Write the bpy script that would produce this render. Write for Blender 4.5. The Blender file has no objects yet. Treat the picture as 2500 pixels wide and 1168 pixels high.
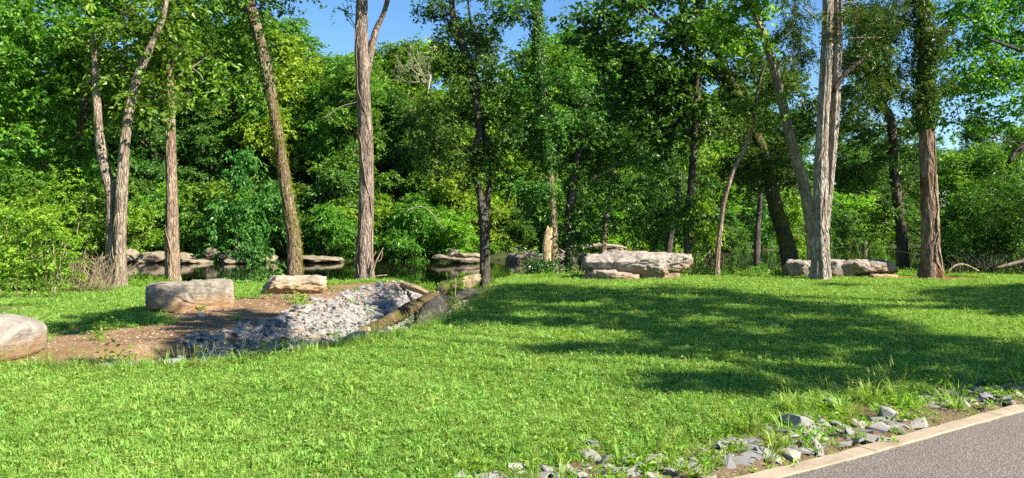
import bpy, bmesh, math
import numpy as np
from mathutils import Vector, noise as mnoise

# ------------------------------------------------------------------ camera, sky, sun, exposure
SC = bpy.context.scene
COL = SC.collection
F, CX, HY, CH = 1853.0, 1250.0, 550.0, 1.6          # focal length (px of a 2500 px frame), centre, horizon row, eye height
cam_d = bpy.data.cameras.new('camera')
cam = bpy.data.objects.new('camera', cam_d); COL.objects.link(cam)
cam.location = (0, 0, CH); cam.rotation_euler = (math.radians(90), 0, 0)
cam_d.sensor_width = 36; cam_d.lens = 36 * F / 2500
cam_d.shift_y = -(584 - HY) / 2500
cam_d.clip_end = 4000; cam_d.clip_start = 0.05
SC.camera = cam

SUN_EL, SUN_SIDE = math.radians(38), math.radians(62)   # side: angle from straight behind the camera towards the right
TOSUN = np.array([math.sin(SUN_SIDE) * math.cos(SUN_EL), -math.cos(SUN_SIDE) * math.cos(SUN_EL), math.sin(SUN_EL)])
world = bpy.data.worlds.new('World'); SC.world = world; world.use_nodes = True
wn = world.node_tree.nodes; wl = world.node_tree.links
sky = wn.new('ShaderNodeTexSky'); sky.sky_type = 'NISHITA'; sky.sun_disc = False
sky.sun_elevation = SUN_EL
sky.sun_rotation = math.atan2(TOSUN[0], TOSUN[1])
sky.air_density = 1.0; sky.dust_density = 0.0; sky.ozone_density = 4.0
wn['Background'].inputs['Strength'].default_value = 0.068
hsv = wn.new('ShaderNodeHueSaturation'); hsv.inputs['Saturation'].default_value = 1.16
wl.new(sky.outputs[0], hsv.inputs['Color']); wl.new(hsv.outputs[0], wn['Background'].inputs['Color'])
sun_d = bpy.data.lights.new('sun', 'SUN'); sun_d.energy = 5.0; sun_d.angle = math.radians(0.5); sun_d.color = (1.0, 0.93, 0.80)
sun = bpy.data.objects.new('sun', sun_d); COL.objects.link(sun)
sun.rotation_euler = Vector(TOSUN).to_track_quat('Z', 'Y').to_euler()
SC.view_settings.view_transform = 'Standard'; SC.view_settings.look = 'None'
SC.view_settings.gamma = 1; SC.view_settings.use_curve_mapping = False
SC.view_settings.exposure = 1.58
cy = SC.cycles
cy.max_bounces = 7; cy.diffuse_bounces = 2; cy.glossy_bounces = 3; cy.transmission_bounces = 4; cy.transparent_max_bounces = 4
cy.use_denoising = False; cy.sample_clamp_indirect = 4; cy.use_adaptive_sampling = True; cy.adaptive_threshold = 0.015
SC.render.film_transparent = False

# ------------------------------------------------------------------ helpers
def P(px, py, D):
    return np.array([(px - CX) / F * D, D, CH + (HY - py) / F * D])
def G(px, py, z=0.0):
    D = (CH - z) * F / (py - HY)
    return np.array([(px - CX) / F * D, D, z])
def to_px(p):
    p = np.asarray(p); return np.stack([CX + p[..., 0] / p[..., 1] * F, HY - (p[..., 2] - CH) / p[..., 1] * F], -1)
def nrm(v):
    return v / np.maximum(np.linalg.norm(v, axis=-1, keepdims=True), 1e-9)
def inpoly(x, y, poly):
    poly = np.asarray(poly); res = np.zeros(np.shape(x), bool); n = len(poly)
    for i in range(n):
        x1, y1 = poly[i][:2]; x2, y2 = poly[(i + 1) % n][:2]
        if y1 == y2: continue
        c = ((y1 > y) != (y2 > y)) & (x < (x2 - x1) * (y - y1) / (y2 - y1) + x1)
        res ^= c
    return res
def wob(x, y, f=1.0, s=0.0):
    return (np.sin(1.7 * f * x + 1.3 * f * y + s) + np.sin(-1.1 * f * x + 2.3 * f * y + 2.1 + s * 1.7)
            + .6 * np.sin(3.9 * f * x - 2.7 * f * y + .7 + s) + .5 * np.sin(4.3 * f * y + 5.1 * f * x + s * 2.3)) / 3.1

def mesh(name, verts, faces, mat=None, smooth=False, attrs=None):
    """verts (N,3); faces (M,k) array or list of such arrays / python lists"""
    me = bpy.data.meshes.new(name)
    verts = np.asarray(verts, np.float32)
    if isinstance(faces, np.ndarray):
        M, k = faces.shape
        me.vertices.add(len(verts)); me.loops.add(M * k); me.polygons.add(M)
        me.vertices.foreach_set('co', verts.ravel())
        me.loops.foreach_set('vertex_index', faces.astype(np.int32).ravel())
        me.polygons.foreach_set('loop_start', np.arange(0, M * k, k, dtype=np.int32))
        me.update(calc_edges=True)
    else:
        me.from_pydata([tuple(v) for v in verts], [], faces); me.update()
    if attrs:
        for an, (ty, dom, arr) in attrs.items():
            a = me.attributes.new(an, ty, dom)
            a.data.foreach_set('vector' if ty == 'FLOAT_VECTOR' else 'value', np.asarray(arr, np.int32 if ty == 'INT' else np.float32).ravel())
    me.polygons.foreach_set('use_smooth', np.full(len(me.polygons), smooth))
    if mat: me.materials.append(mat)
    return me
def link(name, me, parent=None, loc=None):
    o = bpy.data.objects.new(name, me); COL.objects.link(o)
    if parent: o.parent = parent
    if loc is not None: o.location = tuple(loc)
    return o
def tag(o, label=None, cat=None, group=None, kind=None):
    if label: o['label'] = label
    if cat: o['category'] = cat
    if group: o['group'] = group
    if kind: o['kind'] = kind
    return o
def thing(name, loc, label, cat, group=None):
    o = bpy.data.objects.new(name, None); COL.objects.link(o); o.location = tuple(loc); o.empty_display_size = .2
    return tag(o, label, cat, group)
def join(parts):
    vs, fs, n = [], [], 0
    for v, f in parts:
        vs.append(np.asarray(v)); fs.append(np.asarray(f) + n); n += len(v)
    return np.concatenate(vs), np.concatenate(fs)

# ------------------------------------------------------------------ materials
def new_mat(name):
    m = bpy.data.materials.new(name); m.use_nodes = True
    nt = m.node_tree; return m, nt, nt.nodes['Principled BSDF'], nt.nodes['Material Output']
def N(nt, t, **kw):
    n = nt.nodes.new(t)
    for k, v in kw.items(): setattr(n, k, v)
    return n
def ramp(nt, src, stops):
    r = N(nt, 'ShaderNodeValToRGB'); e = r.color_ramp.elements
    while len(e) < len(stops): e.new(.5)
    for i, (p, c) in enumerate(stops):
        e[i].position = p; e[i].color = (*c, 1)
    nt.links.new(src, r.inputs[0]); return r.outputs[0]
def coords(nt, scale=(1, 1, 1)):
    tc = N(nt, 'ShaderNodeTexCoord'); mp = N(nt, 'ShaderNodeMapping'); mp.inputs['Scale'].default_value = scale
    nt.links.new(tc.outputs['Object'], mp.inputs[0]); return mp.outputs[0]
def noise(nt, vec, scale, detail=6, rough=.6, dist=0):
    n = N(nt, 'ShaderNodeTexNoise'); n.inputs['Scale'].default_value = scale; n.inputs['Detail'].default_value = detail
    n.inputs['Roughness'].default_value = rough; n.inputs['Distortion'].default_value = dist
    nt.links.new(vec, n.inputs['Vector']); return n.outputs['Fac']
def voro(nt, vec, scale, feature='F1', out='Distance'):
    n = N(nt, 'ShaderNodeTexVoronoi', feature=feature); n.inputs['Scale'].default_value = scale
    nt.links.new(vec, n.inputs['Vector']); return n.outputs[out]
def mix(nt, fac, a, b, mode='MIX'):
    m = N(nt, 'ShaderNodeMix', data_type='RGBA', blend_type=mode)
    for s, v in ((m.inputs['Factor'], fac), (m.inputs[6], a), (m.inputs[7], b)):
        if hasattr(v, 'is_linked'): nt.links.new(v, s)
        else: s.default_value = v if isinstance(v, (int, float)) else (*v, 1)
    return m.outputs[2]
def bump(nt, bsdf, h, strength, dist):
    b = N(nt, 'ShaderNodeBump'); b.inputs['Strength'].default_value = strength; b.inputs['Distance'].default_value = dist
    nt.links.new(h, b.inputs['Height']); nt.links.new(b.outputs[0], bsdf.inputs['Normal'])
def math_n(nt, op, a, b):
    m = N(nt, 'ShaderNodeMath', operation=op)
    for i, v in enumerate((a, b)):
        if hasattr(v, 'is_linked'): nt.links.new(v, m.inputs[i])
        else: m.inputs[i].default_value = v
    return m.outputs[0]

def leaf_mat(name, c0, c1, c2, trans=.42, rough=.42, gain=1.0, spec=.35):
    m, nt, b, out = new_mat(name)
    at = N(nt, 'ShaderNodeAttribute', attribute_name='tint')
    col = ramp(nt, at.outputs['Fac'], [(0, c0), (.55, c1), (1, c2)])
    oi = N(nt, 'ShaderNodeObjectInfo')
    hs = N(nt, 'ShaderNodeHueSaturation')
    nt.links.new(math_n(nt, 'MULTIPLY_ADD', oi.outputs['Random'], .036), hs.inputs['Hue'])
    hs.inputs['Hue'].links[0].from_node.inputs[2].default_value = .482
    nt.links.new(math_n(nt, 'MULTIPLY_ADD', oi.outputs['Random'], .3), hs.inputs['Value'])
    hs.inputs['Value'].links[0].from_node.inputs[2].default_value = .85
    nt.links.new(col, hs.inputs['Color'])
    nt.links.new(hs.outputs[0], b.inputs['Base Color'])
    b.inputs['Roughness'].default_value = rough; b.inputs['Specular IOR Level'].default_value = spec
    tr = N(nt, 'ShaderNodeBsdfTranslucent')
    nt.links.new(mix(nt, 1.0, hs.outputs[0], (1.4 * gain, 1.35 * gain, .5 * gain), 'MULTIPLY'), tr.inputs[0])
    ms = N(nt, 'ShaderNodeMixShader'); ms.inputs[0].default_value = trans
    nt.links.new(b.outputs[0], ms.inputs[1]); nt.links.new(tr.outputs[0], ms.inputs[2]); nt.links.new(ms.outputs[0], out.inputs[0])
    return m
M = {}
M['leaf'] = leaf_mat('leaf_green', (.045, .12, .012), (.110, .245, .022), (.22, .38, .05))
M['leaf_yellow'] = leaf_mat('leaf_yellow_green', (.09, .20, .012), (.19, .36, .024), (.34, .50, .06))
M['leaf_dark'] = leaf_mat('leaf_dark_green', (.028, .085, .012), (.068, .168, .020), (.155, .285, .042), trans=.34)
M['leaf_cool'] = leaf_mat('leaf_cool_green', (.036, .115, .018), (.078, .200, .030), (.14, .28, .045))
M['cedar'] = leaf_mat('cedar_spray', (.040, .080, .012), (.080, .135, .020), (.16, .15, .035), trans=.25)
M['ivy'] = leaf_mat('ivy_leaf', (.024, .070, .014), (.050, .120, .02), (.12, .19, .03), trans=.3, rough=.35)
M['moss'] = leaf_mat('moss', (.09, .12, .008), (.16, .18, .010), (.26, .25, .02), trans=.2, rough=.8, spec=.1)
M['grass'] = leaf_mat('grass_blade', (.115, .235, .034), (.215, .370, .058), (.37, .49, .12), trans=.38, rough=.5, spec=.3)
M['straw'] = leaf_mat('dry_grass_blade', (.22, .17, .06), (.36, .29, .11), (.50, .42, .20), trans=.25, rough=.7, spec=.2)
M['seedgrass'] = leaf_mat('seeding_grass', (.12, .19, .022), (.22, .29, .045), (.40, .40, .13), trans=.3, rough=.5)
M['flower'] = leaf_mat('yellow_flower', (.5, .36, .01), (.62, .45, .02), (.7, .55, .03), trans=.2)

def bark(name, c0, c1, c2, sc=1.0, moss=None, moss_amt=.5, depth=.03, stain=None):
    c0, c1, c2 = (tuple(k * .95 for k in c) for c in (c0, c1, c2))
    m, nt, b, out = new_mat(name)
    v = coords(nt, (9 * sc, 9 * sc, 1.6 * sc))
    n1 = noise(nt, v, 1.6, 8, .65, .6); rg = voro(nt, v, 2.2, 'DISTANCE_TO_EDGE')
    fur = ramp(nt, rg, [(0, (0, 0, 0)), (.22, (1, 1, 1))])
    col = ramp(nt, n1, [(.28, c0), (.5, c1), (.72, c2)])
    col = mix(nt, .62, col, mix(nt, fur, c0, col))
    v2 = coords(nt)
    big = noise(nt, v2, 1.1, 4, .6)
    col = mix(nt, math_n(nt, 'MULTIPLY', ramp(nt, big, [(.45, (0, 0, 0)), (.65, (1, 1, 1))]), .35), col, c0)
    blot = noise(nt, coords(nt, (1, 1, .55)), 3.4, 6, .7, .5)
    col = mix(nt, math_n(nt, 'MULTIPLY', ramp(nt, blot, [(.52, (0, 0, 0)), (.60, (1, 1, 1))]), .38), col, tuple(min(1, k * 1.25) for k in c2))
    col = mix(nt, math_n(nt, 'MULTIPLY', ramp(nt, blot, [(.36, (1, 1, 1)), (.43, (0, 0, 0))]), .5), col, tuple(k * .8 for k in c0))
    if stain:
        st = noise(nt, coords(nt, (1, 1, .35)), 2.1, 5, .6)
        col = mix(nt, ramp(nt, st, [(.52, (0, 0, 0)), (.62, (1, 1, 1))]), col, stain)
    if moss:
        mm = noise(nt, v2, 2.6, 7, .7)
        col = mix(nt, ramp(nt, mm, [(1 - moss_amt - .08, (0, 0, 0)), (1 - moss_amt + .06, (1, 1, 1))]), col, moss)
    nt.links.new(col, b.inputs['Base Color']); b.inputs['Roughness'].default_value = .9; b.inputs['Specular IOR Level'].default_value = .15
    bump(nt, b, math_n(nt, 'ADD', fur, math_n(nt, 'MULTIPLY', n1, 1.2)), .9, depth)
    return m
M['bark_tan'] = bark('bark_tan_grey', (.13, .085, .055), (.30, .215, .150), (.46, .36, .27))
M['bark_pale'] = bark('bark_pale_grey', (.125, .092, .066), (.29, .228, .168), (.46, .385, .30))
M['bark_brown'] = bark('bark_rough_brown', (.105, .075, .056), (.255, .195, .155), (.41, .33, .27))
M['bark_mossy'] = bark('bark_with_moss', (.09, .055, .035), (.22, .15, .10), (.36, .27, .20), moss=(.10, .105, .012), moss_amt=.40)
M['bark_dark'] = bark('bark_dark_grey', (.04, .034, .026), (.10, .085, .066), (.19, .165, .13))
M['bark_darkmoss'] = bark('bark_dark_mossy', (.035, .03, .02), (.08, .066, .046), (.15, .125, .09), moss=(.10, .115, .018), moss_amt=.46)
M['bark_lean'] = bark('bark_smooth_grey', (.12, .10, .07), (.25, .21, .15), (.38, .33, .25), sc=.7, depth=.012)
M['bark_cedar'] = bark('bark_stringy_cedar', (.17, .135, .105), (.37, .31, .255), (.56, .50, .43), sc=1.0, depth=.04)
M['bark_red'] = bark('bark_red_stained', (.11, .07, .045), (.25, .17, .12), (.40, .30, .23), stain=(.13, .055, .024))
M['dead'] = bark('dead_grey_wood', (.17, .14, .105), (.34, .29, .23), (.50, .44, .37), depth=.01)
M['log'] = bark('fallen_log_bark', (.055, .038, .022), (.16, .112, .062), (.29, .22, .13), moss=(.115, .10, .018), moss_amt=.46, depth=.03)
M['log_tan'] = bark('fallen_log_tan', (.12, .08, .045), (.30, .215, .13), (.46, .36, .25), depth=.02)
M['grey_wood'] = bark('weathered_grey_wood', (.04, .034, .03), (.11, .096, .085), (.22, .20, .18), sc=1.6, depth=.04)
M['cut_wood'] = bark('broken_tan_wood', (.30, .20, .10), (.46, .34, .19), (.58, .46, .30), depth=.01)
M['vine'] = bark('vine_stem', (.16, .11, .07), (.30, .22, .15), (.42, .33, .24), depth=.004)
M['twig'] = bark('dry_twig', (.14, .10, .06), (.28, .21, .13), (.42, .34, .22), depth=.004)

def rock_mat(name, c0, c1, c2, earth=None, scale=1.0, lich=None):
    m, nt, b, out = new_mat(name)
    v = coords(nt)
    n1 = noise(nt, v, 2.2 * scale, 10, .68, .3); n2 = noise(nt, v, 11 * scale, 8, .7)
    ly = noise(nt, coords(nt, (.7, .7, 9)), 2.0 * scale, 6, .6, .4)
    col = ramp(nt, n1, [(.3, c0), (.5, c1), (.68, c2)])
    col = mix(nt, .45, col, mix(nt, n2, c0, c2))
    pit = voro(nt, v, 24 * scale)
    col = mix(nt, ramp(nt, math_n(nt, 'ADD', pit, math_n(nt, 'MULTIPLY', n1, .5)), [(.30, (.65, .65, .65)), (.42, (0, 0, 0))]), col, c0)
    wt = noise(nt, coords(nt, (1, 1, .6)), 3.1 * scale, 9, .74, .6)
    col = mix(nt, math_n(nt, 'MULTIPLY', ramp(nt, wt, [(.50, (0, 0, 0)), (.58, (1, 1, 1))]), .55), col, tuple(k * .85 for k in c0))
    col = mix(nt, math_n(nt, 'MULTIPLY', ramp(nt, wt, [(.36, (1, 1, 1)), (.42, (0, 0, 0))]), .5), col, tuple(min(1, k * 1.2) for k in c2))
    if lich: col = mix(nt, ramp(nt, noise(nt, v, 4.5, 6, .7), [(.56, (0, 0, 0)), (.66, (.7, .7, .7))]), col, lich)
    if earth:   # mud splashed and rubbed on the lowest part of the block
        tc = N(nt, 'ShaderNodeTexCoord'); sp = N(nt, 'ShaderNodeSeparateXYZ'); nt.links.new(tc.outputs['Object'], sp.inputs[0])
        e = math_n(nt, 'SUBTRACT', math_n(nt, 'ADD', math_n(nt, 'MULTIPLY', noise(nt, v, 3.2, 6, .7), .55), 0.02), sp.outputs['Z'])
        col = mix(nt, ramp(nt, e, [(.0, (0, 0, 0)), (.22, (.8, .8, .8))]), col, earth)
    nt.links.new(col, b.inputs['Base Color']); b.inputs['Roughness'].default_value = .88; b.inputs['Specular IOR Level'].default_value = .2
    h = math_n(nt, 'ADD', math_n(nt, 'ADD', n1, math_n(nt, 'MULTIPLY', n2, .5)), math_n(nt, 'MULTIPLY', ly, .25))
    bump(nt, b, h, 1.0, .045)
    return m
M['rock_grey'] = rock_mat('limestone_grey', (.10, .084, .066), (.235, .20, .155), (.35, .31, .25), earth=(.26, .145, .065))
M['rock_pale'] = rock_mat('limestone_pale', (.19, .15, .10), (.34, .285, .21), (.44, .385, .30), earth=(.29, .185, .09))
M['rock_round'] = rock_mat('boulder_buff', (.18, .155, .13), (.275, .245, .21), (.35, .315, .27), earth=(.27, .155, .07))
M['rock_ledge'] = rock_mat('ledge_limestone', (.11, .088, .07), (.30, .25, .21), (.43, .375, .32), earth=(.24, .14, .07), scale=.9)
M['rock_creek'] = rock_mat('creek_rock', (.09, .07, .045), (.22, .175, .118), (.34, .285, .205), scale=.6)

def stone_mat():
    m, nt, b, out = new_mat('crushed_limestone')
    oi = N(nt, 'ShaderNodeObjectInfo'); at = N(nt, 'ShaderNodeAttribute', attribute_name='tint')
    r = math_n(nt, 'FRACT', math_n(nt, 'ADD', oi.outputs['Random'], at.outputs['Fac']), 0)
    v = coords(nt)
    col = ramp(nt, r, [(0, (.10, .10, .106)), (.45, (.175, .166, .156)), (.8, (.255, .232, .20)), (1, (.26, .20, .14))])
    col = mix(nt, .5, col, mix(nt, noise(nt, v, 14, 6, .7), (.13, .13, .13), (.38, .355, .32)))
    nt.links.new(col, b.inputs['Base Color']); b.inputs['Roughness'].default_value = .85
    bump(nt, b, noise(nt, v, 30, 5, .7), .5, .01)
    return m
M['stone'] = stone_mat()

def ground_mat(name, cols, scale=1.0, speck=None, bs=.6):
    m, nt, b, out = new_mat(name)
    v = coords(nt)
    n1 = noise(nt, v, .9 * scale, 8, .65, .4); n2 = noise(nt, v, 9 * scale, 8, .7)
    f = math_n(nt, 'ADD', math_n(nt, 'MULTIPLY', n1, .55), math_n(nt, 'MULTIPLY', n2, .45))
    col = ramp(nt, f, [(.35, cols[0]), (.5, cols[1]), (.64, cols[2])])
    if speck:
        vd = N(nt, 'ShaderNodeTexVoronoi'); vd.inputs['Scale'].default_value = 26; nt.links.new(v, vd.inputs['Vector'])
        big = noise(nt, v, 1.6, 3, .6)
        k = math_n(nt, 'LESS_THAN', vd.outputs['Distance'], math_n(nt, 'MULTIPLY', ramp(nt, big, [(.40, (.1, .1, .1)), (.62, (1, 1, 1))]), .30))
        col = mix(nt, k, col, speck)
    nt.links.new(col, b.inputs['Base Color']); b.inputs['Roughness'].default_value = .95; b.inputs['Specular IOR Level'].default_value = .1
    bump(nt, b, math_n(nt, 'ADD', n2, noise(nt, v, 40, 4, .7)), bs, .03)
    return m
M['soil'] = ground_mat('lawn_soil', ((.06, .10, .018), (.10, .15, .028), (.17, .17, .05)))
M['dirt'] = ground_mat('bare_earth', ((.115, .066, .034), (.205, .125, .066), (.29, .195, .115)), speck=(.33, .265, .185))
M['verge'] = ground_mat('verge_soil', ((.10, .068, .036), (.17, .125, .07), (.26, .20, .12)), scale=2, speck=(.28, .24, .19), bs=1)
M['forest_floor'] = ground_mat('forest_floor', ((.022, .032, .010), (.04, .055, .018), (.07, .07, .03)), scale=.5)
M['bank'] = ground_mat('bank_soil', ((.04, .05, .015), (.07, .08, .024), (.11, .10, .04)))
M['mulch'] = ground_mat('bark_mulch', ((.13, .06, .028), (.22, .11, .05), (.32, .18, .09)), scale=3, bs=1)

def asphalt():
    m, nt, b, out = new_mat('asphalt')
    v = coords(nt)
    vd = N(nt, 'ShaderNodeTexVoronoi'); vd.inputs['Scale'].default_value = 95; nt.links.new(v, vd.inputs['Vector'])
    sp = N(nt, 'ShaderNodeSeparateColor'); nt.links.new(vd.outputs['Color'], sp.inputs[0])
    col = ramp(nt, sp.outputs[0], [(0, (.080, .062, .052)), (.5, (.132, .109, .090)), (.85, (.168, .140, .116)), (1, (.25, .21, .18))])
    big = noise(nt, v, 1.3, 6, .65)
    col = mix(nt, ramp(nt, big, [(.4, (0, 0, 0)), (.7, (.35, .35, .35))]), col, (.092, .076, .066))
    nt.links.new(col, b.inputs['Base Color']); b.inputs['Roughness'].default_value = .85
    bump(nt, b, vd.outputs['Distance'], .9, .006)
    return m
M['asphalt'] = asphalt()
def concrete():
    m, nt, b, out = new_mat('concrete_kerb')
    v = coords(nt)
    n1 = noise(nt, v, 3, 8, .7); n2 = noise(nt, v, 60, 4, .7)
    col = ramp(nt, math_n(nt, 'ADD', math_n(nt, 'MULTIPLY', n1, .72), math_n(nt, 'MULTIPLY', n2, .28)), [(.35, (.19, .145, .098)), (.5, (.29, .228, .155)), (.65, (.36, .29, .205))])
    nt.links.new(col, b.inputs['Base Color']); b.inputs['Roughness'].default_value = .9
    bump(nt, b, n2, .4, .004)
    return m
M['concrete'] = concrete()
def water_mat():
    m, nt, b, out = new_mat('creek_water')
    b.inputs['Base Color'].default_value = (.009, .010, .005, 1); b.inputs['Roughness'].default_value = .02; b.inputs['IOR'].default_value = 1.33
    b.inputs['Specular IOR Level'].default_value = .5
    v = coords(nt, (.6, 2.2, 1))
    bump(nt, b, noise(nt, v, 1.6, 4, .6), .035, .05)
    return m
M['water'] = water_mat()

# ------------------------------------------------------------------ terrain
DITCH = np.array([(-8.0, 8.9, .5, .03), (-5.2, 9.15, .55, .08), (-4.0, 9.9, .85, .22), (-3.25, 11.0, 1.1, .36), (-2.55, 13, 1.5, .46), (-2.25, 16, 1.65, .52),
                  (-2.0, 19, 1.65, .58), (-1.75, 22, 1.35, .68), (-1.0, 25, 1.5, .8), (-.6, 28, 2.0, .8)])
def ditch(x, y):
    """distance to the ditch centreline, half width and depth there, signed side (>0 = lawn side)"""
    best = np.full(np.shape(x), 1e9); hw = np.zeros_like(best); dp = np.zeros_like(best); sd = np.zeros_like(best)
    for a, b in zip(DITCH[:-1], DITCH[1:]):
        d = b[:2] - a[:2]; L = d @ d
        t = np.clip(((x - a[0]) * d[0] + (y - a[1]) * d[1]) / L, 0, 1)
        dx = x - a[0] - t * d[0]; dy = y - a[1] - t * d[1]; r = np.hypot(dx, dy)
        k = r < best
        best = np.where(k, r, best); hw = np.where(k, a[2] + t * (b[2] - a[2]), hw); dp = np.where(k, a[3] + t * (b[3] - a[3]), dp)
        sd = np.where(k, np.sign(d[0] * dy - d[1] * dx) * -1, sd)
    return best, hw, dp, sd
LIP = np.array([(-300, 18), (-20, 18.6), (-9, 20.1), (-5.5, 20.5), (-3, 21.4), (-.8, 23.2), (3, 23.8), (10, 24.2), (20, 24.5), (60, 27), (300, 30)])
FAR = np.array([(-300, 44), (-60, 45), (-25, 46.5), (-10, 47), (0, 48.5), (8, 52), (16, 60), (30, 73), (60, 86), (300, 95)])
WATER_Z = -.6
KERB = np.array([(-14, -2.2), (-7, .75), (-4, 2.05), (-.5, 3.75), (.5, 4.29), (1.4, 4.8), (2.11, 5.22), (2.95, 5.76), (4.6, 6.82), (6.5, 7.95), (9.5, 9.6), (16, 12.7), (26, 16.5)])
def kerb_y(x): return np.interp(x, KERB[:, 0], KERB[:, 1])
def sstep(a, b, x):
    t = np.clip((x - a) / (b - a), 0, 1); return t * t * (3 - 2 * t)
def height(x, y):
    x = np.asarray(x, float); y = np.asarray(y, float)
    z = .02 * wob(x, y, .35, 1.0) * sstep(5, 9, y)
    d, hw, dp, sd = ditch(x, y)
    u = np.clip(1 - d / hw, 0, 1)
    z = z - dp * (1 - (1 - u) ** 1.7) * sstep(30, 24, y)
    # low earth mound left of the ditch
    z += .10 * np.exp(-((x + 5.2) / 1.6) ** 2 - ((y - 15.5) / 3.0) ** 2)
    lip = np.interp(x, LIP[:, 0], LIP[:, 1]) + .5 * wob(x, 0 * y, .5, 3)
    far = np.interp(x, FAR[:, 0], FAR[:, 1]) + .5 * wob(x, 0 * y, .4, 5)
    t = sstep(lip, lip + 6.5, y)
    z = z - 1.15 * t
    up = y - far
    z = np.where(up > -2.5, np.maximum(z, -1.15 + .75 * sstep(-2.5, .6, up) + .9 * sstep(.6, 5, up) + np.clip(up - 5, 0, 200) * .045), z)
    z = np.where(y < kerb_y(x) + .1, np.minimum(z, -.06), z)
    return z
MULCH_C = G(2290, 680)
DIRT = [G(*p)[:2] for p in [(-160, 893), (-160, 850), (60, 845), (112, 806), (230, 803), (390, 797), (372, 772), (470, 745), (600, 738), (640, 722), (618, 709), (700, 704), (800, 697), (905, 692), (960, 688)]] + \
       [np.array(p) for p in [(-2.0, 21.8), (-1.2, 20.6), (-.50, 18.2), (-.58, 16.9), (-.70, 15.4), (-.90, 13.6), (-1.14, 12.3), (-1.42, 11.3)]] + [G(*p)[:2] for p in [(905, 836), (820, 853), (750, 863), (640, 878), (500, 893), (380, 902), (240, 907), (0, 896)]]
def is_dirt(x, y):
    return inpoly(x + .08 * wob(x, y, 3), y + .14 * wob(x, y, 2.2, 4), DIRT)

def axis_lines(lo, dense0, dense1, hi, step, mid0, mid1, mstep):
    a = list(np.arange(dense0, dense1 + 1e-6, step))
    b = list(np.arange(dense1 + mstep, mid1, mstep)); c = list(np.arange(dense0 - mstep, mid0, -mstep))
    s = mstep; x = (b or a)[-1]
    while x < hi: s *= 1.5; x += s; b.append(x)
    s = mstep; x = (c or a)[-1] if c else a[0]
    while x > lo: s *= 1.5; x -= s; c.append(x)
    return np.array(sorted(a + b + c))
gx = axis_lines(-1500, -13, 17, 1500, .14, -70, 80, 1.1)
gy = axis_lines(-600, 3.2, 28, 1800, .14, -4, 110, .9)
X, Y = np.meshgrid(gx, gy); Z = height(X, Y)
V = np.stack([X, Y, Z], -1).reshape(-1, 3); nx, ny = len(gx), len(gy)
ii, jj = np.meshgrid(np.arange(nx - 1), np.arange(ny - 1))
Q = np.stack([jj * nx + ii, jj * nx + ii + 1, (jj + 1) * nx + ii + 1, (jj + 1) * nx + ii], -1).reshape(-1, 4)
cx_ = V[Q][:, :, 0].mean(1); cy_ = V[Q][:, :, 1].mean(1)
dd, hw_, dp_, sd_ = ditch(cx_, cy_)
m_dirt = is_dirt(cx_, cy_)
m_mulch = ((cx_ - MULCH_C[0]) / 1.6) ** 2 + ((cy_ - MULCH_C[1]) / 1.1) ** 2 < 1 + .35 * wob(cx_, cy_, 2)
m_verge = (cy_ > kerb_y(cx_) + .02) & (cy_ - kerb_y(cx_) < .75 + .35 * wob(cx_, cy_, 2.2, 3)) & (cx_ > -.8) & (cx_ < 9)
lipc = np.interp(cx_, LIP[:, 0], LIP[:, 1])
m_far = cy_ > 38
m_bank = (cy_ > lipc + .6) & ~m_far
def sub_ground(name, mask, mat):
    q = Q[mask]; u, inv = np.unique(q, return_inverse=True)
    o = link(name, mesh(name, V[u], inv.reshape(q.shape), mat, True)); return tag(o, kind='structure')
sub_ground('bare_earth', m_dirt, M['dirt'])
sub_ground('verge_soil', m_verge, M['verge']); m_dirt |= m_verge
sub_ground('mulch_bed', m_mulch & ~m_dirt, M['mulch'])
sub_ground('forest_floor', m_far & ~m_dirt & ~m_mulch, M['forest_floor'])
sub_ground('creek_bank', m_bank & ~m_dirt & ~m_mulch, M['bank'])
sub_ground('ground', ~m_far & ~m_bank & ~m_dirt & ~m_mulch, M['soil'])
wv = np.array([(-300, 20, WATER_Z), (300, 20, WATER_Z), (300, 120, WATER_Z), (-300, 120, WATER_Z)])
tag(link('creek_water', mesh('creek_water', wv, np.array([[0, 1, 2, 3]]), M['water'])), kind='structure')

# path and kerb
def polyline_resample(pts, step):
    pts = np.asarray(pts, float)
    # Catmull-Rom first
    out = []
    p = np.vstack([2 * pts[0] - pts[1], pts, 2 * pts[-1] - pts[-2]])
    for i in range(1, len(p) - 2):
        for t in np.linspace(0, 1, 12, endpoint=False):
            a, b, c, d = p[i - 1], p[i], p[i + 1], p[i + 2]
            out.append(.5 * (2 * b + (c - a) * t + (2 * a - 5 * b + 4 * c - d) * t * t + (3 * b - a - 3 * c + d) * t ** 3))
    out.append(pts[-1]); out = np.array(out)
    s = np.r_[0, np.cumsum(np.linalg.norm(np.diff(out, axis=0), axis=1))]
    n = max(2, int(round(s[-1] / step)) + 1); q = np.linspace(0, s[-1], n)
    return np.stack([np.interp(q, s, out[:, k]) for k in range(out.shape[1])], -1)
kl = polyline_resample(KERB, .14)
tg = nrm(np.gradient(kl, axis=0)); nr = np.stack([tg[:, 1], -tg[:, 0]], -1)     # towards the camera
def strip(offs, zs):
    rows = [np.c_[kl + nr * o, np.full(len(kl), z)] for o, z in zip(offs, zs)]
    v = np.concatenate(rows); n = len(kl)
    f = [[r * n + i, r * n + i + 1, (r + 1) * n + i + 1, (r + 1) * n + i] for r in range(len(rows) - 1) for i in range(n - 1)]
    return v, np.array(f)
v, f = strip([.152, 1.0, 2.2, 3.4], [0, .004, .01, 0])
v[:, 2] += .003 * wob(v[:, 0], v[:, 1], 2)
tag(link('path', mesh('path', v, f, M['asphalt'], True)), kind='structure')
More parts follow.
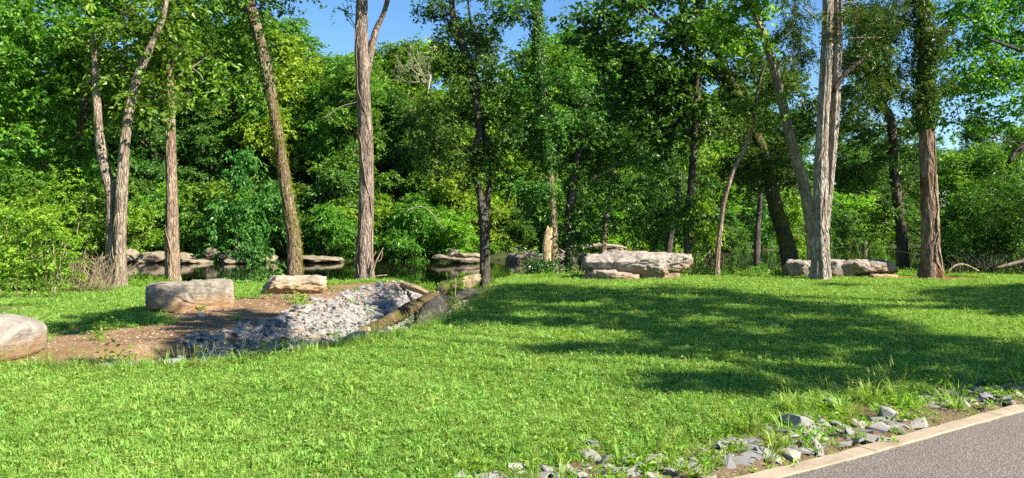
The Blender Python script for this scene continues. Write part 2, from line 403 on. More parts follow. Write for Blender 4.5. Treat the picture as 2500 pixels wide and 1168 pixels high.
kerb = tag(bpy.data.objects.new('kerb', None), kind='structure'); COL.objects.link(kerb)
seg, i = 13, 0
rk = np.random.default_rng(3)
while i + 3 < len(kl):
    j = min(i + seg, len(kl) - 1)
    c = kl[i:j + 1].copy(); n_ = nr[i:j + 1]
    c[0] += tg[i] * .003; c[-1] -= tg[j] * .003
    lift = rk.uniform(.008, .016)
    prof = [(.0, -.1), (.0, lift - .008), (.010, lift), (.138, lift), (.147, lift - .006), (.147, -.1)]
    vs = []
    for (o, z) in prof:
        w = .006 * np.sin(np.arange(len(c)) * 2.1 + o * 40 + i)
        vs.append(np.c_[c + n_ * (o + w[:, None] * (.0 if z < 0 else 1)), np.full(len(c), z)])
    vs = np.concatenate(vs); n = len(c)
    fs = [[r * n + k, (r + 1) * n + k, (r + 1) * n + k + 1, r * n + k + 1] for r in range(len(prof) - 1) for k in range(n - 1)]
    fs.append([r * n for r in range(len(prof))][::-1]); fs.append([r * n + n - 1 for r in range(len(prof))])
    link('kerb_block', mesh('kerb_block', vs, fs, M['concrete']), kerb)
    i = j

# ------------------------------------------------------------------ leaves
def leaf_geo(pos, axis, normal, size, ratio=.62, fold=.16, tint=None):
    n = len(pos); size = np.broadcast_to(np.asarray(size, float), (n,))[:, None]
    axis = nrm(axis); side = nrm(np.cross(axis, normal)); up = np.cross(side, axis)
    b = pos; tip = pos + axis * size - up * size * .12
    mid = pos + axis * size * .42 + up * size * fold
    l = mid + side * size * ratio * .5; r = mid - side * size * ratio * .5
    v = np.stack([b, r, tip, l], 1).reshape(-1, 3)
    k = np.arange(n)[:, None] * 4
    f = np.stack([k + [0, 1, 2], k + [0, 2, 3]], 1).reshape(-1, 3)
    return v, f, np.repeat(tint if tint is not None else np.zeros(n), 4)
def unit(rng, n):
    return nrm(rng.normal(size=(n, 3)))
def spray(rng, c, r, n, leaf=.11, droop=.15, per=9, shell=.55, tmean=.5, flat=.5, twl=3.5):
    """n leaves on twigs through an ellipsoid (centre c, radii r)"""
    m = max(2, n // per); c = np.asarray(c); r = np.broadcast_to(np.asarray(r, float), (3,))
    u = unit(rng, m); rad = shell + (1 - shell) * rng.random((m, 1)); rad[rng.random((m, 1)) < .35] *= .6
    o = c + u * r * rad * (1 + .22 * np.sin(u[:, :1] * 5 + c[0]) * np.cos(u[:, 2:] * 6 + c[1]))
    d = nrm(u * np.array([1, 1, .45]) + .7 * rng.normal(size=(m, 3)) * np.array([1, 1, .4]) + np.array([0, 0, -droop]))
    L = leaf * twl * rng.uniform(.6, 1.4, m)
    ti = rng.integers(0, m, n); t = rng.random(n)
    tw = d[ti]; bend = np.array([0, 0, -1.]) * (t ** 2 * L[ti] * droop * 1.2)[:, None]
    pos = o[ti] + tw * (t * L[ti])[:, None] + bend + rng.normal(size=(n, 3)) * leaf * .22
    sgn = np.where(rng.random(n) < .5, 1, -1)[:, None]
    lat = nrm(np.cross(tw, np.array([0, 0, 1.])) + 1e-6)
    ax = nrm(tw * .6 + lat * sgn * rng.uniform(.3, 1.1, (n, 1)) + rng.normal(size=(n, 3)) * .3 + np.array([0, 0, -.25]))
    nt_ = nrm(np.array([0, 0, 1.]) * flat * 2 + rng.normal(size=(m, 3)) * .6 + u * .55)
    nn = nrm(nt_[ti] + rng.normal(size=(n, 3)) * .33)
    tint = np.clip(tmean + .16 * rng.normal(size=n) + .22 * rng.normal(size=m)[ti], 0, 1)
    return pos, ax, nn, leaf * rng.uniform(.65, 1.3, n), tint
def foliage_mesh(name, chunks, mat, ratio=.62, fold=.16):
    pos, ax, nn, sz, ti = (np.concatenate(k) for k in zip(*chunks))
    v, f, t = leaf_geo(pos, ax, nn, sz, ratio, fold, ti)
    return mesh(name, v, f, mat, False, {'tint': ('FLOAT', 'POINT', t)})
def shift(chunk, base):
    return (chunk[0] - base, *chunk[1:])

# ------------------------------------------------------------------ trunks
def tube(pts, rad, sides=14, step=.22, rough=.06, seed=0, flare=0, flutes=0, close=True, ridges=0):
    pts = np.asarray(pts, float); pr = polyline_resample(np.c_[pts, rad], step)
    p, r = pr[:, :3], np.maximum(pr[:, 3], .003)
    t = nrm(np.gradient(p, axis=0)); ref = np.array([.31, .95, .05]); 
    if abs(t[0] @ ref) > .9: ref = np.array([1., 0, 0])
    a = nrm(np.cross(t, ref)); b = np.cross(t, a)
    th = np.linspace(0, 2 * math.pi, sides, endpoint=False)
    s = np.r_[0, np.cumsum(np.linalg.norm(np.diff(p, axis=0), axis=1))]
    R = r[:, None] * (1 + rough * (np.sin(3 * th + s[:, None] * .9 + seed) + np.sin(5 * th - s[:, None] * 1.7 + seed * 2) * .7 + .8 * np.sin(2 * th + s[:, None] * 2.3 + seed) * .6
                      + .5 * np.sin(9 * th + 5.1 * s[:, None] + seed)))
    if ridges:
        ph = 1.6 * np.sin(1.1 * s[:, None] + seed) + .9 * np.sin(3.1 * s[:, None] + 2 * th + seed)
        k = np.abs(np.sin(6.5 * th + ph)) ; br = .5 + .5 * np.sin(7.3 * s[:, None] + 3 * np.sin(4 * th + seed) + 2 * np.sin(9 * th))
        R = R * (1 + ridges * (k ** .6 - .6) * (.55 + .6 * br) + ridges * .5 * np.sin(11 * th - 2.3 * s[:, None] + 5 * np.sin(1.9 * s[:, None] + th)))
    if flare:
        R = R * (1 + flare * np.exp(-s[:, None] / .28) * (1 + .55 * np.sin(4 * th + seed) + .3 * np.sin(7 * th + seed)))
    if flutes:
        R = R * (1 + flutes * (np.abs(np.sin(2.5 * th + .25 * s[:, None] + seed)) - .5) + flutes * .6 * np.sin(7 * th + .5 * s[:, None] + seed))
    v = p[:, None] + a[:, None] * (np.cos(th)[None, :, None] * R[..., None]) + b[:, None] * (np.sin(th)[None, :, None] * R[..., None])
    n = len(p); V_ = v.reshape(-1, 3)
    i, j = np.meshgrid(np.arange(n - 1), np.arange(sides), indexing='ij'); j2 = (j + 1) % sides
    f = np.stack([i * sides + j, i * sides + j2, (i + 1) * sides + j2, (i + 1) * sides + j], -1).reshape(-1, 4)
    if close:
        V_ = np.vstack([V_, p[0], p[-1]]); c0, c1 = len(V_) - 2, len(V_) - 1; k = np.arange(sides); k2 = (k + 1) % sides
        f = np.vstack([f, np.stack([k2, k, np.full(sides, c0), np.full(sides, c0)], -1), np.stack([(n - 1) * sides + k, (n - 1) * sides + k2, np.full(sides, c1), np.full(sides, c1)], -1)])
        f = [list(dict.fromkeys(q)) for q in f.tolist()]
        return V_, f
    return V_, f.tolist()
def joinp(parts):
    vs, fs, n = [], [], 0
    for v, f in parts:
        vs.append(v); fs += [[k + n for k in q] for q in f]; n += len(v)
    return np.concatenate(vs), fs
def pxline(pts, D, dD=0.0):
    """pts: (px, py, width_px) at depth D -> points, radii"""
    out, rad = [], []
    for k, (px, py, w) in enumerate(pts):
        d = D + dD * k / max(1, len(pts) - 1)
        out.append(P(px, py, d)); rad.append(w / 2 / F * d)
    return np.array(out), np.array(rad)

SEED = [100]
def rng_():
    SEED[0] += 1; return np.random.default_rng(SEED[0])
def near_tree(label, D, stems, bark_m, clumps, leaf_m='leaf', leaf=.12, dens=430, name='tree', dD=0.0, flare=.45, flutes=0, limbs=(), per=9,
              flat=.5, tmean=.5, droop=.15, extras=(), ratio=.62, group=None, cat='tree', twl=3.5, vol=1.0, ridges=.085):
    """stems: pixel polylines with widths; first is the main trunk. clumps: (px, py, rx_px, ry_px[, depth offset[, density factor]])"""
    pts, rad = pxline(stems[0], D, dD); rad = rad * .92
    base = pts[0].copy(); zb = float(height(base[0], base[1])); 
    pts[0, 2] = zb - .15; rad0 = rad.copy(); base[2] = zb
    root = thing(name, base, label, cat, group)
    v, f = tube(pts - base, rad, 40, .085, .04, SEED[0], flare, flutes, ridges=ridges)
    link('trunk', mesh('trunk', v, f, bark_m, True), root)
    for st in stems[1:]:
        p, r = pxline(st, D + .12, dD)
        if abs(p[0][2] - zb) < .5: p[0, 2] = zb - .15
        v, f = tube(p - base, r, 32, .1, .05, SEED[0] + 5, flare if abs(st[0][1] - stems[0][0][1]) < 40 else 0, flutes, ridges=ridges)
        link('stem', mesh('stem', v, f, bark_m, True), root)
    for lb in limbs:
        lm = bark_m
        if isinstance(lb, tuple): lb, lm = lb
        p, r = pxline(lb, D, 0)
        v, f = tube(p - base, r, 8, .15, .05, SEED[0] + 9)
        link('limb', mesh('limb', v, f, lm, True), root)
    if clumps:
        ch = []; rng = rng_(); tw = []
        for c in clumps:
            px, py, rx, ry = c[:4]; off = c[4] if len(c) > 4 else 0; k = c[5] if len(c) > 5 else 1
            d = D + off + rng.uniform(-.5, .5)
            ctr = P(px, py, d); r = np.array([rx / F * d, max(.5, (rx + ry) * .5 / F * d) * vol, ry / F * d])
            n = int(1.75 * dens * k * math.pi * r[0] * r[2] * (.11 / leaf) ** 2) + 12
            # a ragged clump: several smaller puffs inside it
            nb = 5
            for q in range(nb):
                cc = ctr + rng.normal(size=3) * r * .55; rr = r * rng.uniform(.35, .7)
                ch.append(shift(spray(rng, cc, rr, n // nb + 4, leaf, droop, per, .35, tmean, flat, twl), base))
                # twig carrying the puff
                e = P(px, py, d) + rng.normal(size=3) * .1
                tw.append(tube(np.array([e, (e + cc) / 2 + rng.normal(size=3) * .06, cc]) - base, [.016, .011, .004], 4, .3, 0, 1))
        me = foliage_mesh('crown', ch, M[leaf_m], ratio)
        tag(link('crown', me, root), kind='stuff')
        v, f = joinp(tw); tag(link('twigs', mesh('twigs', v, f, M['bark_dark'], True), root), kind='stuff')
    for ex in extras: ex(root, base, pts, rad)
    return root

def ivy_part(z0, z1, n, spread=.16, leaf=.09, mat='ivy', name='ivy', side=None, tm=.5):
    """leaves hugging the trunk between two pixel rows (as heights at its depth)"""
    def fn(root, base, pts, rad):
        rng = rng_(); pr = polyline_resample(np.c_[pts, rad], .1)
        za, zb = sorted((CH + (HY - z0) / F * pts[0][1], CH + (HY - z1) / F * pts[0][1]))
        sel = pr[(pr[:, 2] >= za) & (pr[:, 2] <= zb)]
        if len(sel) < 2: return
        k = rng.integers(0, len(sel), n); th = rng.uniform(0, 2 * math.pi, n)
        if side is not None: th = rng.normal(side, .55, n)
        lump = .5 + .5 * np.sin(sel[k, 2] * 3.1) * np.sin(sel[k, 2] * 7.7 + 1) + .35 * np.sin(3 * th)
        rr = sel[k, 3] * 1.02 + np.abs(rng.normal(size=n)) * spread * np.clip(lump, .15, 1)
        out = np.stack([np.cos(th), np.sin(th), np.zeros(n)], -1)
        pos = sel[k, :3] + out * rr[:, None] + rng.normal(size=(n, 3)) * np.array([.01, .01, .06])
        ax = nrm(np.array([0, 0, -1.]) + rng.normal(size=(n, 3)) * .5); nn = nrm(out + rng.normal(size=(n, 3)) * .45)
        ch = (pos - base, ax, nn, leaf * rng.uniform(.6, 1.25, n), np.clip(rng.normal(tm, .22, n), 0, 1))
        tag(link(name, foliage_mesh(name, [ch], M[mat], .85), root), kind='stuff')
    return fn
def vine_part(zrows, rvine=.012, seed=0, turns=1.2, mat='vine', ph=-1.6):
    def fn(root, base, pts, rad):
        pr = polyline_resample(np.c_[pts, rad], .18)
        za, zb = sorted(CH + (HY - z) / F * pts[0][1] for z in zrows)
        sel = pr[(pr[:, 2] >= za) & (pr[:, 2] <= zb)]
        t = np.linspace(0, 1, len(sel)); th = ph + turns * np.sin(t * 5 + seed) + .14 * np.sin(t * 23 + seed * 2) + .07 * np.sin(t * 61 + seed)
        p = sel[:, :3] + np.stack([np.cos(th), np.sin(th), 0 * th], -1) * (sel[:, 3:4] * 1.06 + rvine * .5)
        v, f = tube(p - base, np.full(len(p), rvine), 6, .12, .1, seed)
        link('vine', mesh('vine', v, f, M[mat], True), root)
    return fn

FILL = np.random.default_rng(7)
def fill(x0, x1, y0, y1, n, rx, ry, off=(0, 2), k=1.0):
    return [(FILL.uniform(x0, x1), FILL.uniform(y0, y1), rx * FILL.uniform(.7, 1.3), ry * FILL.uniform(.7, 1.3), FILL.uniform(*off), k) for _ in range(n)]
# ---- the trees of the near bank, left to right (stem polylines in pixels of the photograph)
near_tree('tall leafy tree behind the yellow-green thicket at far left, dark trunk half hidden', 21.5,
          [[(165, 640, 20), (168, 560, 20), (172, 480, 19), (195, 330, 20), (222, 150, 22), (235, 0, 22), (240, -150, 16)]], M['bark_dark'],
          [(90, 240, 110, 45, -2), (60, 340, 120, 40, -2), (120, 400, 110, 28, -1), (40, 130, 90, 60, -2), (150, 60, 110, 60, -1), (270, 40, 90, 60), (30, 20, 110, 50, -3), (200, 150, 80, 50, .5), (-60, 250, 80, 80, -2),
           (40, 440, 80, 30, -1), (150, 330, 60, 50, 1), (-40, 60, 80, 90, -1), (150, -60, 160, 60, 0), (180, 210, 60, 40, .6), (90, 150, 90, 80, 2), (60, 300, 100, 80, 2.5), (200, 420, 50, 50, 2)] + fill(-80, 260, -60, 420, 22, 75, 38, (-1, 4)),
          leaf=.17, droop=.22, flat=.75, dens=520)
near_tree('twin-stemmed pale-barked tree beside the yellow-green thicket, bending right near the top', 19.2,
          [[(293, 707, 34), (292, 600, 30), (298, 450, 28), (307, 330, 24), (324, 230, 22), (352, 150, 20), (380, 90, 16), (397, 45, 13), (420, -60, 9)],
           [(274, 698, 28), (272, 560, 25), (270, 470, 25), (258, 420, 24), (247, 370, 22), (240, 300, 19), (234, 200, 15), (228, 80, 10)]], M['bark_pale'],
          [(290, 170, 50, 35, .5), (380, 200, 40, 22, .9), (435, 120, 50, 40, .8), (325, 100, 50, 40, .8), (255, 200, 50, 30, .5), (390, -10, 80, 30, .5), (250, 280, 45, 30, .4), (345, 250, 35, 18), (225, 110, 60, 45, .6), (300, 30, 80, 40)] + fill(200, 440, -60, 260, 10, 60, 32, (.9, 3.5)),
          leaf=.155, droop=.2, flat=.75, extras=[vine_part((700, 480), .012, 2)])
near_tree('straight single-trunk tree behind the leaning block boulder, vines up its left side', 21.2,
          [[(423, 690, 36), (421, 600, 31), (420, 500, 28), (417, 350, 25), (415, 220, 22), (411, 60, 19), (404, -100, 14)]], M['bark_tan'],
          [(445, 130, 55, 45), (500, 60, 80, 50, 1.5), (560, 130, 60, 50, 3), (520, 205, 60, 28, 1.5), (590, 60, 40, 45, 3.5), (470, 235, 40, 20), (440, 10, 60, 40, .7), (540, 10, 60, 40, 3), (575, 180, 45, 35, 3), (395, 60, 50, 40, -.5), (500, -60, 160, 50)] + fill(390, 600, -60, 240, 14, 55, 32, (2, 5)),
          leaf=.155, droop=.2, flat=.75, limbs=[([(430, 190, 7), (460, 172, 6), (490, 150, 3), (505, 140, 2)], M['dead']), ([(470, 168, 3), (488, 180, 2), (496, 196, 1.5)], M['dead'])],
          extras=[vine_part((690, 380), .016, 1, 1.0, ph=-2.4), vine_part((690, 560), .022, 3, .3, ph=-2.8), ivy_part(190, 260, 160, .10, .07, 'moss', 'moss', None, .2)])
near_tree('mossy trunk leaning to the left over the creek, yellow moss down its right side', 22.8,
          [[(722, 680, 40), (718, 600, 35), (708, 520, 33), (692, 420, 30), (670, 280, 28), (648, 160, 26), (624, 60, 28), (605, 0, 32), (580, -90, 30)]], M['bark_mossy'],
          [(610, 4, 60, 14), (678, 4, 30, 9), (560, -50, 90, 24), (640, -60, 110, 40), (665, 112, 22, 26, .3, .4)],
          leaf=.12, extras=[ivy_part(670, 250, 1500, .045, .04, 'moss', 'moss', -.15), ivy_part(560, 240, 260, .03, .04, 'moss', 'moss', -1.5), ivy_part(240, 20, 500, .10, .10, 'ivy', 'ivy', None, .3)], leaf_m='leaf_dark')
near_tree('thick brown trunk forking high up, thin vines climbing its furrowed bark', 22.3,
          [[(890, 684, 48), (890, 640, 44), (892, 560, 40), (894, 450, 36), (892, 330, 35), (888, 220, 34), (883, 130, 34), (882, 60, 31), (884, -10, 27), (888, -100, 22)],
           [(893, 190, 20), (904, 130, 20), (918, 75, 15), (936, 35, 12), (946, 0, 11), (962, -60, 8)]], M['bark_brown'],
          [(848, 20, 22, 26, 0, .25), (960, -70, 90, 40), (880, -100, 100, 40)], leaf_m='leaf_dark', leaf=.09,
          limbs=[[(866, 62, 3), (852, 40, 2), (835, 8, 1.5)], [(868, 70, 2), (850, 50, 1.5), (842, 34, 1)]],
          extras=[vine_part((680, 60), .014, 1, 1.3), vine_part((680, 250), .011, 4, 1.1, ph=-1.2), vine_part((500, 90), .010, 7, 1.4, ph=-1.0), vine_part((684, 560), .02, 2, .3, ph=-2.7)])
near_tree('dark slender tree forking low by the creek, small rounded rock at its foot', 25.0,
          [[(1184, 660, 30), (1183, 600, 26), (1182, 540, 26), (1172, 480, 18), (1158, 420, 17), (1160, 370, 18), (1170, 320, 20), (1160, 230, 22), (1134, 130, 19), (1108, 50, 16), (1100, -60, 12)],
           [(1184, 545, 20), (1192, 480, 14), (1194, 420, 13), (1185, 360, 10), (1178, 300, 8)]], M['bark_dark'],
          [(1060, 25, 45, 40), (1130, 60, 60, 45), (1190, 110, 55, 55), (1205, 40, 50, 35), (1100, 150, 45, 45), (1190, 220, 55, 55), (1115, 270, 55, 45), (1065, 335, 55, 35), (1130, 370, 70, 45), (1220, 300, 50, 45),
           (1220, 390, 55, 45), (1080, -30, 100, 30), (1180, -30, 80, 30), (1145, 190, 40, 40), (1190, 340, 40, 40)] + fill(1030, 1260, 60, 440, 10, 50, 36, (0, 3)),
          leaf_m='leaf_dark', leaf=.10, tmean=.5, limbs=[[(1150, 195, 9), (1165, 120, 7), (1150, 60, 6), (1142, 0, 5)], ([(1126, 372, 6), (1098, 350, 4), (1060, 345, 2)], M['twig'])])
near_tree('ivy-clad pole-straight trunk with bare tan bark showing above its base', 24.5,
          [[(1354, 666, 20), (1352, 600, 18), (1350, 520, 17), (1344, 430, 18), (1336, 340, 19), (1326, 240, 20), (1317, 130, 20), (1310, 20, 19), (1306, -80, 14)]], M['bark_tan'],
          [(1285, 10, 45, 18), (1270, 210, 50, 45), (1295, 330, 55, 55), (1360, 300, 40, 50), (1250, 420, 55, 45), (1310, 450, 50, 40), (1300, -40, 90, 25), (1240, 20, 40, 26), (1375, 200, 45, 40), (1400, 290, 50, 45)],
          leaf_m='leaf_dark', leaf=.10, extras=[ivy_part(420, -20, 5200, .16, .085, 'leaf_dark', tm=.3), ivy_part(660, 470, 500, .12, .08), ivy_part(420, 360, 160, .25, .09, tm=.8), ivy_part(480, 380, 160, .2, .09, tm=.7)])
near_tree('dark ivy-wrapped trunk standing just left of the long slab boulder', 25.0,
          [[(1399, 668, 28), (1394, 600, 26), (1390, 540, 25), (1400, 450, 20), (1420, 330, 14), (1438, 260, 8), (1446, 215, 2)]], M['bark_dark'],
          [(1420, 470, 60, 60), (1460, 385, 70, 50), (1400, 385, 45, 45), (1500, 450, 60, 50), (1480, 540, 55, 35), (1420, 560, 35, 40), (1540, 390, 50, 40), (1435, 300, 60, 45), (1490, 320, 60, 40)] + fill(1230, 1640, 260, 560, 16, 60, 40, (0, 4)),
          leaf_m='leaf_dark', leaf=.10, dens=360, extras=[ivy_part(660, 500, 900, .12, .08, tm=.35)], limbs=[([(1440, 440, 5), (1480, 420, 4), (1506, 395, 3), (1530, 385, 2)], M['twig'])])
near_tree('slim dark trunk right of the long slab boulder, curving under a wide maple-like crown', 27.0,
          [[(1682, 640, 20), (1677, 590, 16), (1675, 540, 16), (1686, 470, 18), (1692, 400, 18), (1698, 300, 19), (1703, 200, 18), (1706, 100, 16), (1704, -40, 12)]], M['bark_dark'],
          [(1480, 60, 60, 50), (1560, 40, 80, 50), (1650, 60, 80, 60), (1530, 140, 80, 50), (1620, 160, 80, 50), (1465, 165, 50, 40), (1560, 240, 80, 42), (1675, 225, 60, 50), (1500, 290, 50, 35), (1640, 310, 50, 35),
           (1710, 120, 45, 50), (1560, -40, 130, 30), (1690, -40, 110, 30), (1440, 100, 30, 30)] + fill(1460, 1740, -20, 330, 12, 60, 36, (0, 3)),
          leaf_m='leaf_dark', leaf=.15, dens=460, ratio=.95, limbs=[[(1703, 180, 14), (1670, 110, 11), (1630, 60, 9), (1570, 20, 7)], [(1700, 240, 10), (1650, 200, 8), (1590, 170, 6), (1520, 150, 3)], [(1698, 290, 8), (1650, 270, 6), (1600, 250, 3)]])
near_tree('thin young tree with a sunlit tan base between the slab boulder and the leaning trunks', 23.0,
          [[(1750, 674, 15), (1752, 620, 13), (1760, 550, 12), (1768, 490, 12), (1790, 420, 11), (1815, 370, 10), (1838, 310, 8), (1850, 240, 6)]], M['bark_tan'],
          [(1850, 230, 40, 35), (1880, 290, 35, 30), (1815, 260, 35, 30)], leaf=.11)
near_tree('broad dark mossy trunk leaning left behind the pale cedar, standing at the water', 27.0,
          [[(1938, 655, 46), (1920, 590, 40), (1898, 520, 36), (1878, 440, 32), (1858, 360, 28), (1820, 270, 24), (1780, 190, 20), (1745, 110, 16), (1720, 20, 12)]], M['bark_darkmoss'],
          [(1760, 200, 60, 50), (1800, 130, 50, 50), (1835, 260, 50, 50), (1765, 310, 45, 40), (1850, 400, 55, 45), (1805, 440, 40, 30), (1940, 250, 50, 60, 1), (1745, 90, 50, 50), (1910, 160, 50, 60, 1), (1870, 180, 45, 50, 1), (1930, 380, 40, 50, 1), (2060, 260, 40, 60, 2)] + fill(1720, 1980, 150, 480, 12, 48, 40, (0, 4)),
          leaf_m='leaf_dark', leaf=.11, limbs=[[(1862, 375, 14), (1845, 300, 11), (1850, 220, 8), (1870, 150, 5)], ([(1850, 350, 10), (1836, 320, 8), (1840, 270, 6)], M['bark_lean'])])
near_tree('smooth grey trunk leaning left from the foot of the pale cedar, yellowish leaves on top', 24.0,
          [[(1990, 665, 34), (1985, 600, 30), (1977, 530, 28), (1962, 450, 28), (1938, 370, 26), (1918, 290, 24), (1898, 200, 22), (1872, 110, 19), (1838, 20, 16), (1815, -60, 12)]], M['bark_lean'],
          [(1790, 60, 45, 40), (1830, 100, 45, 35), (1800, 10, 55, 26), (1865, 18, 45, 30), (1885, 105, 32, 25), (1760, 20, 30, 35), (1830, -40, 100, 30), (1770, 110, 25, 25)],
          leaf_m='leaf_yellow', leaf=.14, ratio=.9, dens=380)
near_tree('pale grey cedar with two fluted stems and stringy bark, in front of the right boulder', 21.9,
          [[(2005, 679, 44), (2005, 620, 38), (2003, 540, 34), (2004, 430, 30), (2007, 320, 27), (2014, 200, 26), (2020, 80, 25), (2022, -20, 23), (2024, -110, 20)],
           [(2016, 560, 14), (2022, 470, 18), (2030, 380, 21), (2038, 280, 20), (2043, 180, 19), (2046, 80, 18), (2045, -20, 17), (2046, -100, 14)]], M['bark_cedar'],
          [(1950, 60, 45, 40), (1965, 130, 32, 35), (1940, 20, 50, 30), (2090, 25, 70, 22), (2085, 160, 35, 20, 0, .5), (2000, -60, 120, 40), (1940, 110, 30, 30)],
          leaf_m='cedar', leaf=.10, ratio=.22, dens=900, per=22, flat=.2, droop=.5, flutes=.22, flare=.10,
          limbs=[([(2034, 225, 13), (2060, 185, 10), (2090, 158, 8), (2130, 125, 4)], M['bark_dark']), ([(2046, 105, 6), (2062, 95, 5), (2150, 92, 3)], M['dead']), ([(2014, 128, 10), (2030, 118, 8)], M['dead']),
                 ([(1990, 45, 5), (1975, 30, 4), (1960, 20, 3)], M['dead']), ([(2046, 20, 4), (2070, 5, 3), (2110, 12, 2)], M['dead'])],
          extras=[vine_part((600, 240), .010, 4, 1.0, ph=-.6), vine_part((560, 330), .008, 8, 1.4, ph=-1.3), ivy_part(112, 75, 120, .10, .07, 'moss', 'lichen', None, .6)], cat='tree', name='cedar_tree')
near_tree('thick trunk on the mulch bed with rusty vine stems, ivy and cedar foliage', 22.4,
          [[(2273, 676, 54), (2271, 620, 44), (2269, 540, 40), (2265, 440, 36), (2262, 340, 34), (2259, 240, 34), (2256, 140, 30), (2252, 40, 26), (2248, -80, 20)]], M['bark_red'],
          [(2150, 170, 60, 50), (2230, 125, 60, 45), (2275, 210, 45, 32), (2120, 110, 60, 45), (2190, 60, 80, 45), (2200, 225, 55, 32), (2130, 235, 35, 35), (2280, 65, 60, 45), (2160, 250, 30, 20), (2220, -20, 130, 40)],
          leaf_m='cedar', leaf=.10, ratio=.22, dens=900, per=22, flat=.2, droop=.5, name='cedar_tree',
          limbs=[([(2258, 130, 10), (2245, 90, 8), (2238, 62, 7), (2222, 64, 5)], M['dead'])],
          extras=[ivy_part(310, 170, 1700, .22, .11, tm=.5), ivy_part(190, -40, 2200, .30, .10, 'leaf_dark', 'foliage', tm=.4), vine_part((676, 300), .024, 2, .5, 'bark_red', ph=-.5), vine_part((676, 350), .018, 5, .5, 'bark_red', ph=-.2), vine_part((676, 420), .03, 9, .35, 'vine', ph=-.75), vine_part((676, 520), .02, 3, .4, 'vine', ph=-1.0), vine_part((600, 280), .012, 6, .8, 'vine', ph=-1.4)])
near_tree('dark bare-trunked tree behind and left of the mulch bed, curving at the top', 27.0,
          [[(2206, 660, 34), (2202, 590, 26), (2194, 500, 24), (2182, 420, 22), (2178, 330, 22), (2172, 285, 22), (2158, 262, 18), (2140, 230, 14), (2120, 170, 10)]], M['bark_dark'],
          [(2130, 400, 60, 50), (2100, 335, 50, 32), (2235, 430, 40, 50), (2185, 350, 40, 32), (2080, 420, 45, 50), (2140, 500, 55, 40), (2080, 250, 40, 50), (2215, 290, 35, 35), (2100, 160, 50, 60, 2), (2070, 60, 50, 50, 2)] + fill(2050, 2250, 20, 480, 14, 45, 38, (0, 3)),
          leaf_m='leaf_dark', leaf=.11, limbs=[([(2186, 520, 5), (2210, 470, 4), (2228, 430, 4), (2235, 360, 3)], M['bark_dark']), [(2196, 545, 5), (2220, 560, 4), (2246, 575, 3)]])
near_tree('bright leafy tree reaching in from the right edge with blue sky through its boughs', 23.0,
          [[(2680, 680, 50), (2675, 500, 44), (2660, 300, 40), (2640, 100, 34), (2620, -80, 24)]], M['bark_dark'],
          [(2380, 60, 80, 50), (2470, 60, 80, 65), (2420, 150, 70, 42), (2490, 170, 60, 50), (2340, 130, 40, 32), (2400, 220, 50, 24), (2350, 10, 80, 36), (2530, 240, 60, 40), (2450, 300, 40, 10, 0, .5), (2330, 270, 35, 35, 0, .7), (2450, -40, 140, 40), (2560, 120, 70, 90)] + fill(2320, 2540, -30, 190, 9, 55, 36, (0, 3)) + fill(2290, 2400, 180, 330, 5, 40, 30, (1, 4), .8),
          leaf=.13, limbs=[[(2660, 330, 30), (2560, 340, 24), (2500, 360, 18), (2470, 385, 12), (2462, 400, 8)], [(2650, 200, 20), (2560, 150, 14), (2480, 120, 9), (2400, 90, 5)], [(2660, 330, 12), (2540, 350, 6), (2460, 345, 4), (2400, 330, 2)]], dens=400)

# snag beside the ivy-clad trunk
def snag():
    b = P(1334, 668, 24.4); b[2] = float(height(b[0], b[1]))
    root = thing('tree_stump', b, 'broken tan snag leaning against the ivy-clad trunk, split flat on top', 'stump')
    pts, r = pxline([(1334, 672, 20), (1335, 630, 21), (1337, 590, 20), (1340, 558, 17)], 24.3)
    v, f = tube(pts - b, r, 12, .12, .09, 4, .2)
    v = v * np.array([1, .55, 1]); top = v[:, 2] > 1.42
    v[top, 2] += .10 * np.sin(v[top, 0] * 40)
    link('trunk', mesh('trunk', v, f, M['cut_wood'], True), root)
    rng = rng_(); n = 900
    pos = np.array([b[0] - .15, b[1] - .2, b[2]]) + rng.normal(size=(n, 3)) * np.array([.28, .2, .16]) + np.array([0, 0, .28])
    tag(link('ivy', foliage_mesh('ivy', [(pos - b, unit(rng, n), nrm(np.array([0, -.4, .7]) + rng.normal(size=(n, 3)) * .5), .09 * rng.uniform(.6, 1.3, n), np.clip(rng.normal(.35, .2, n), 0, 1))], M['ivy'], .8), root), kind='stuff')
snag()

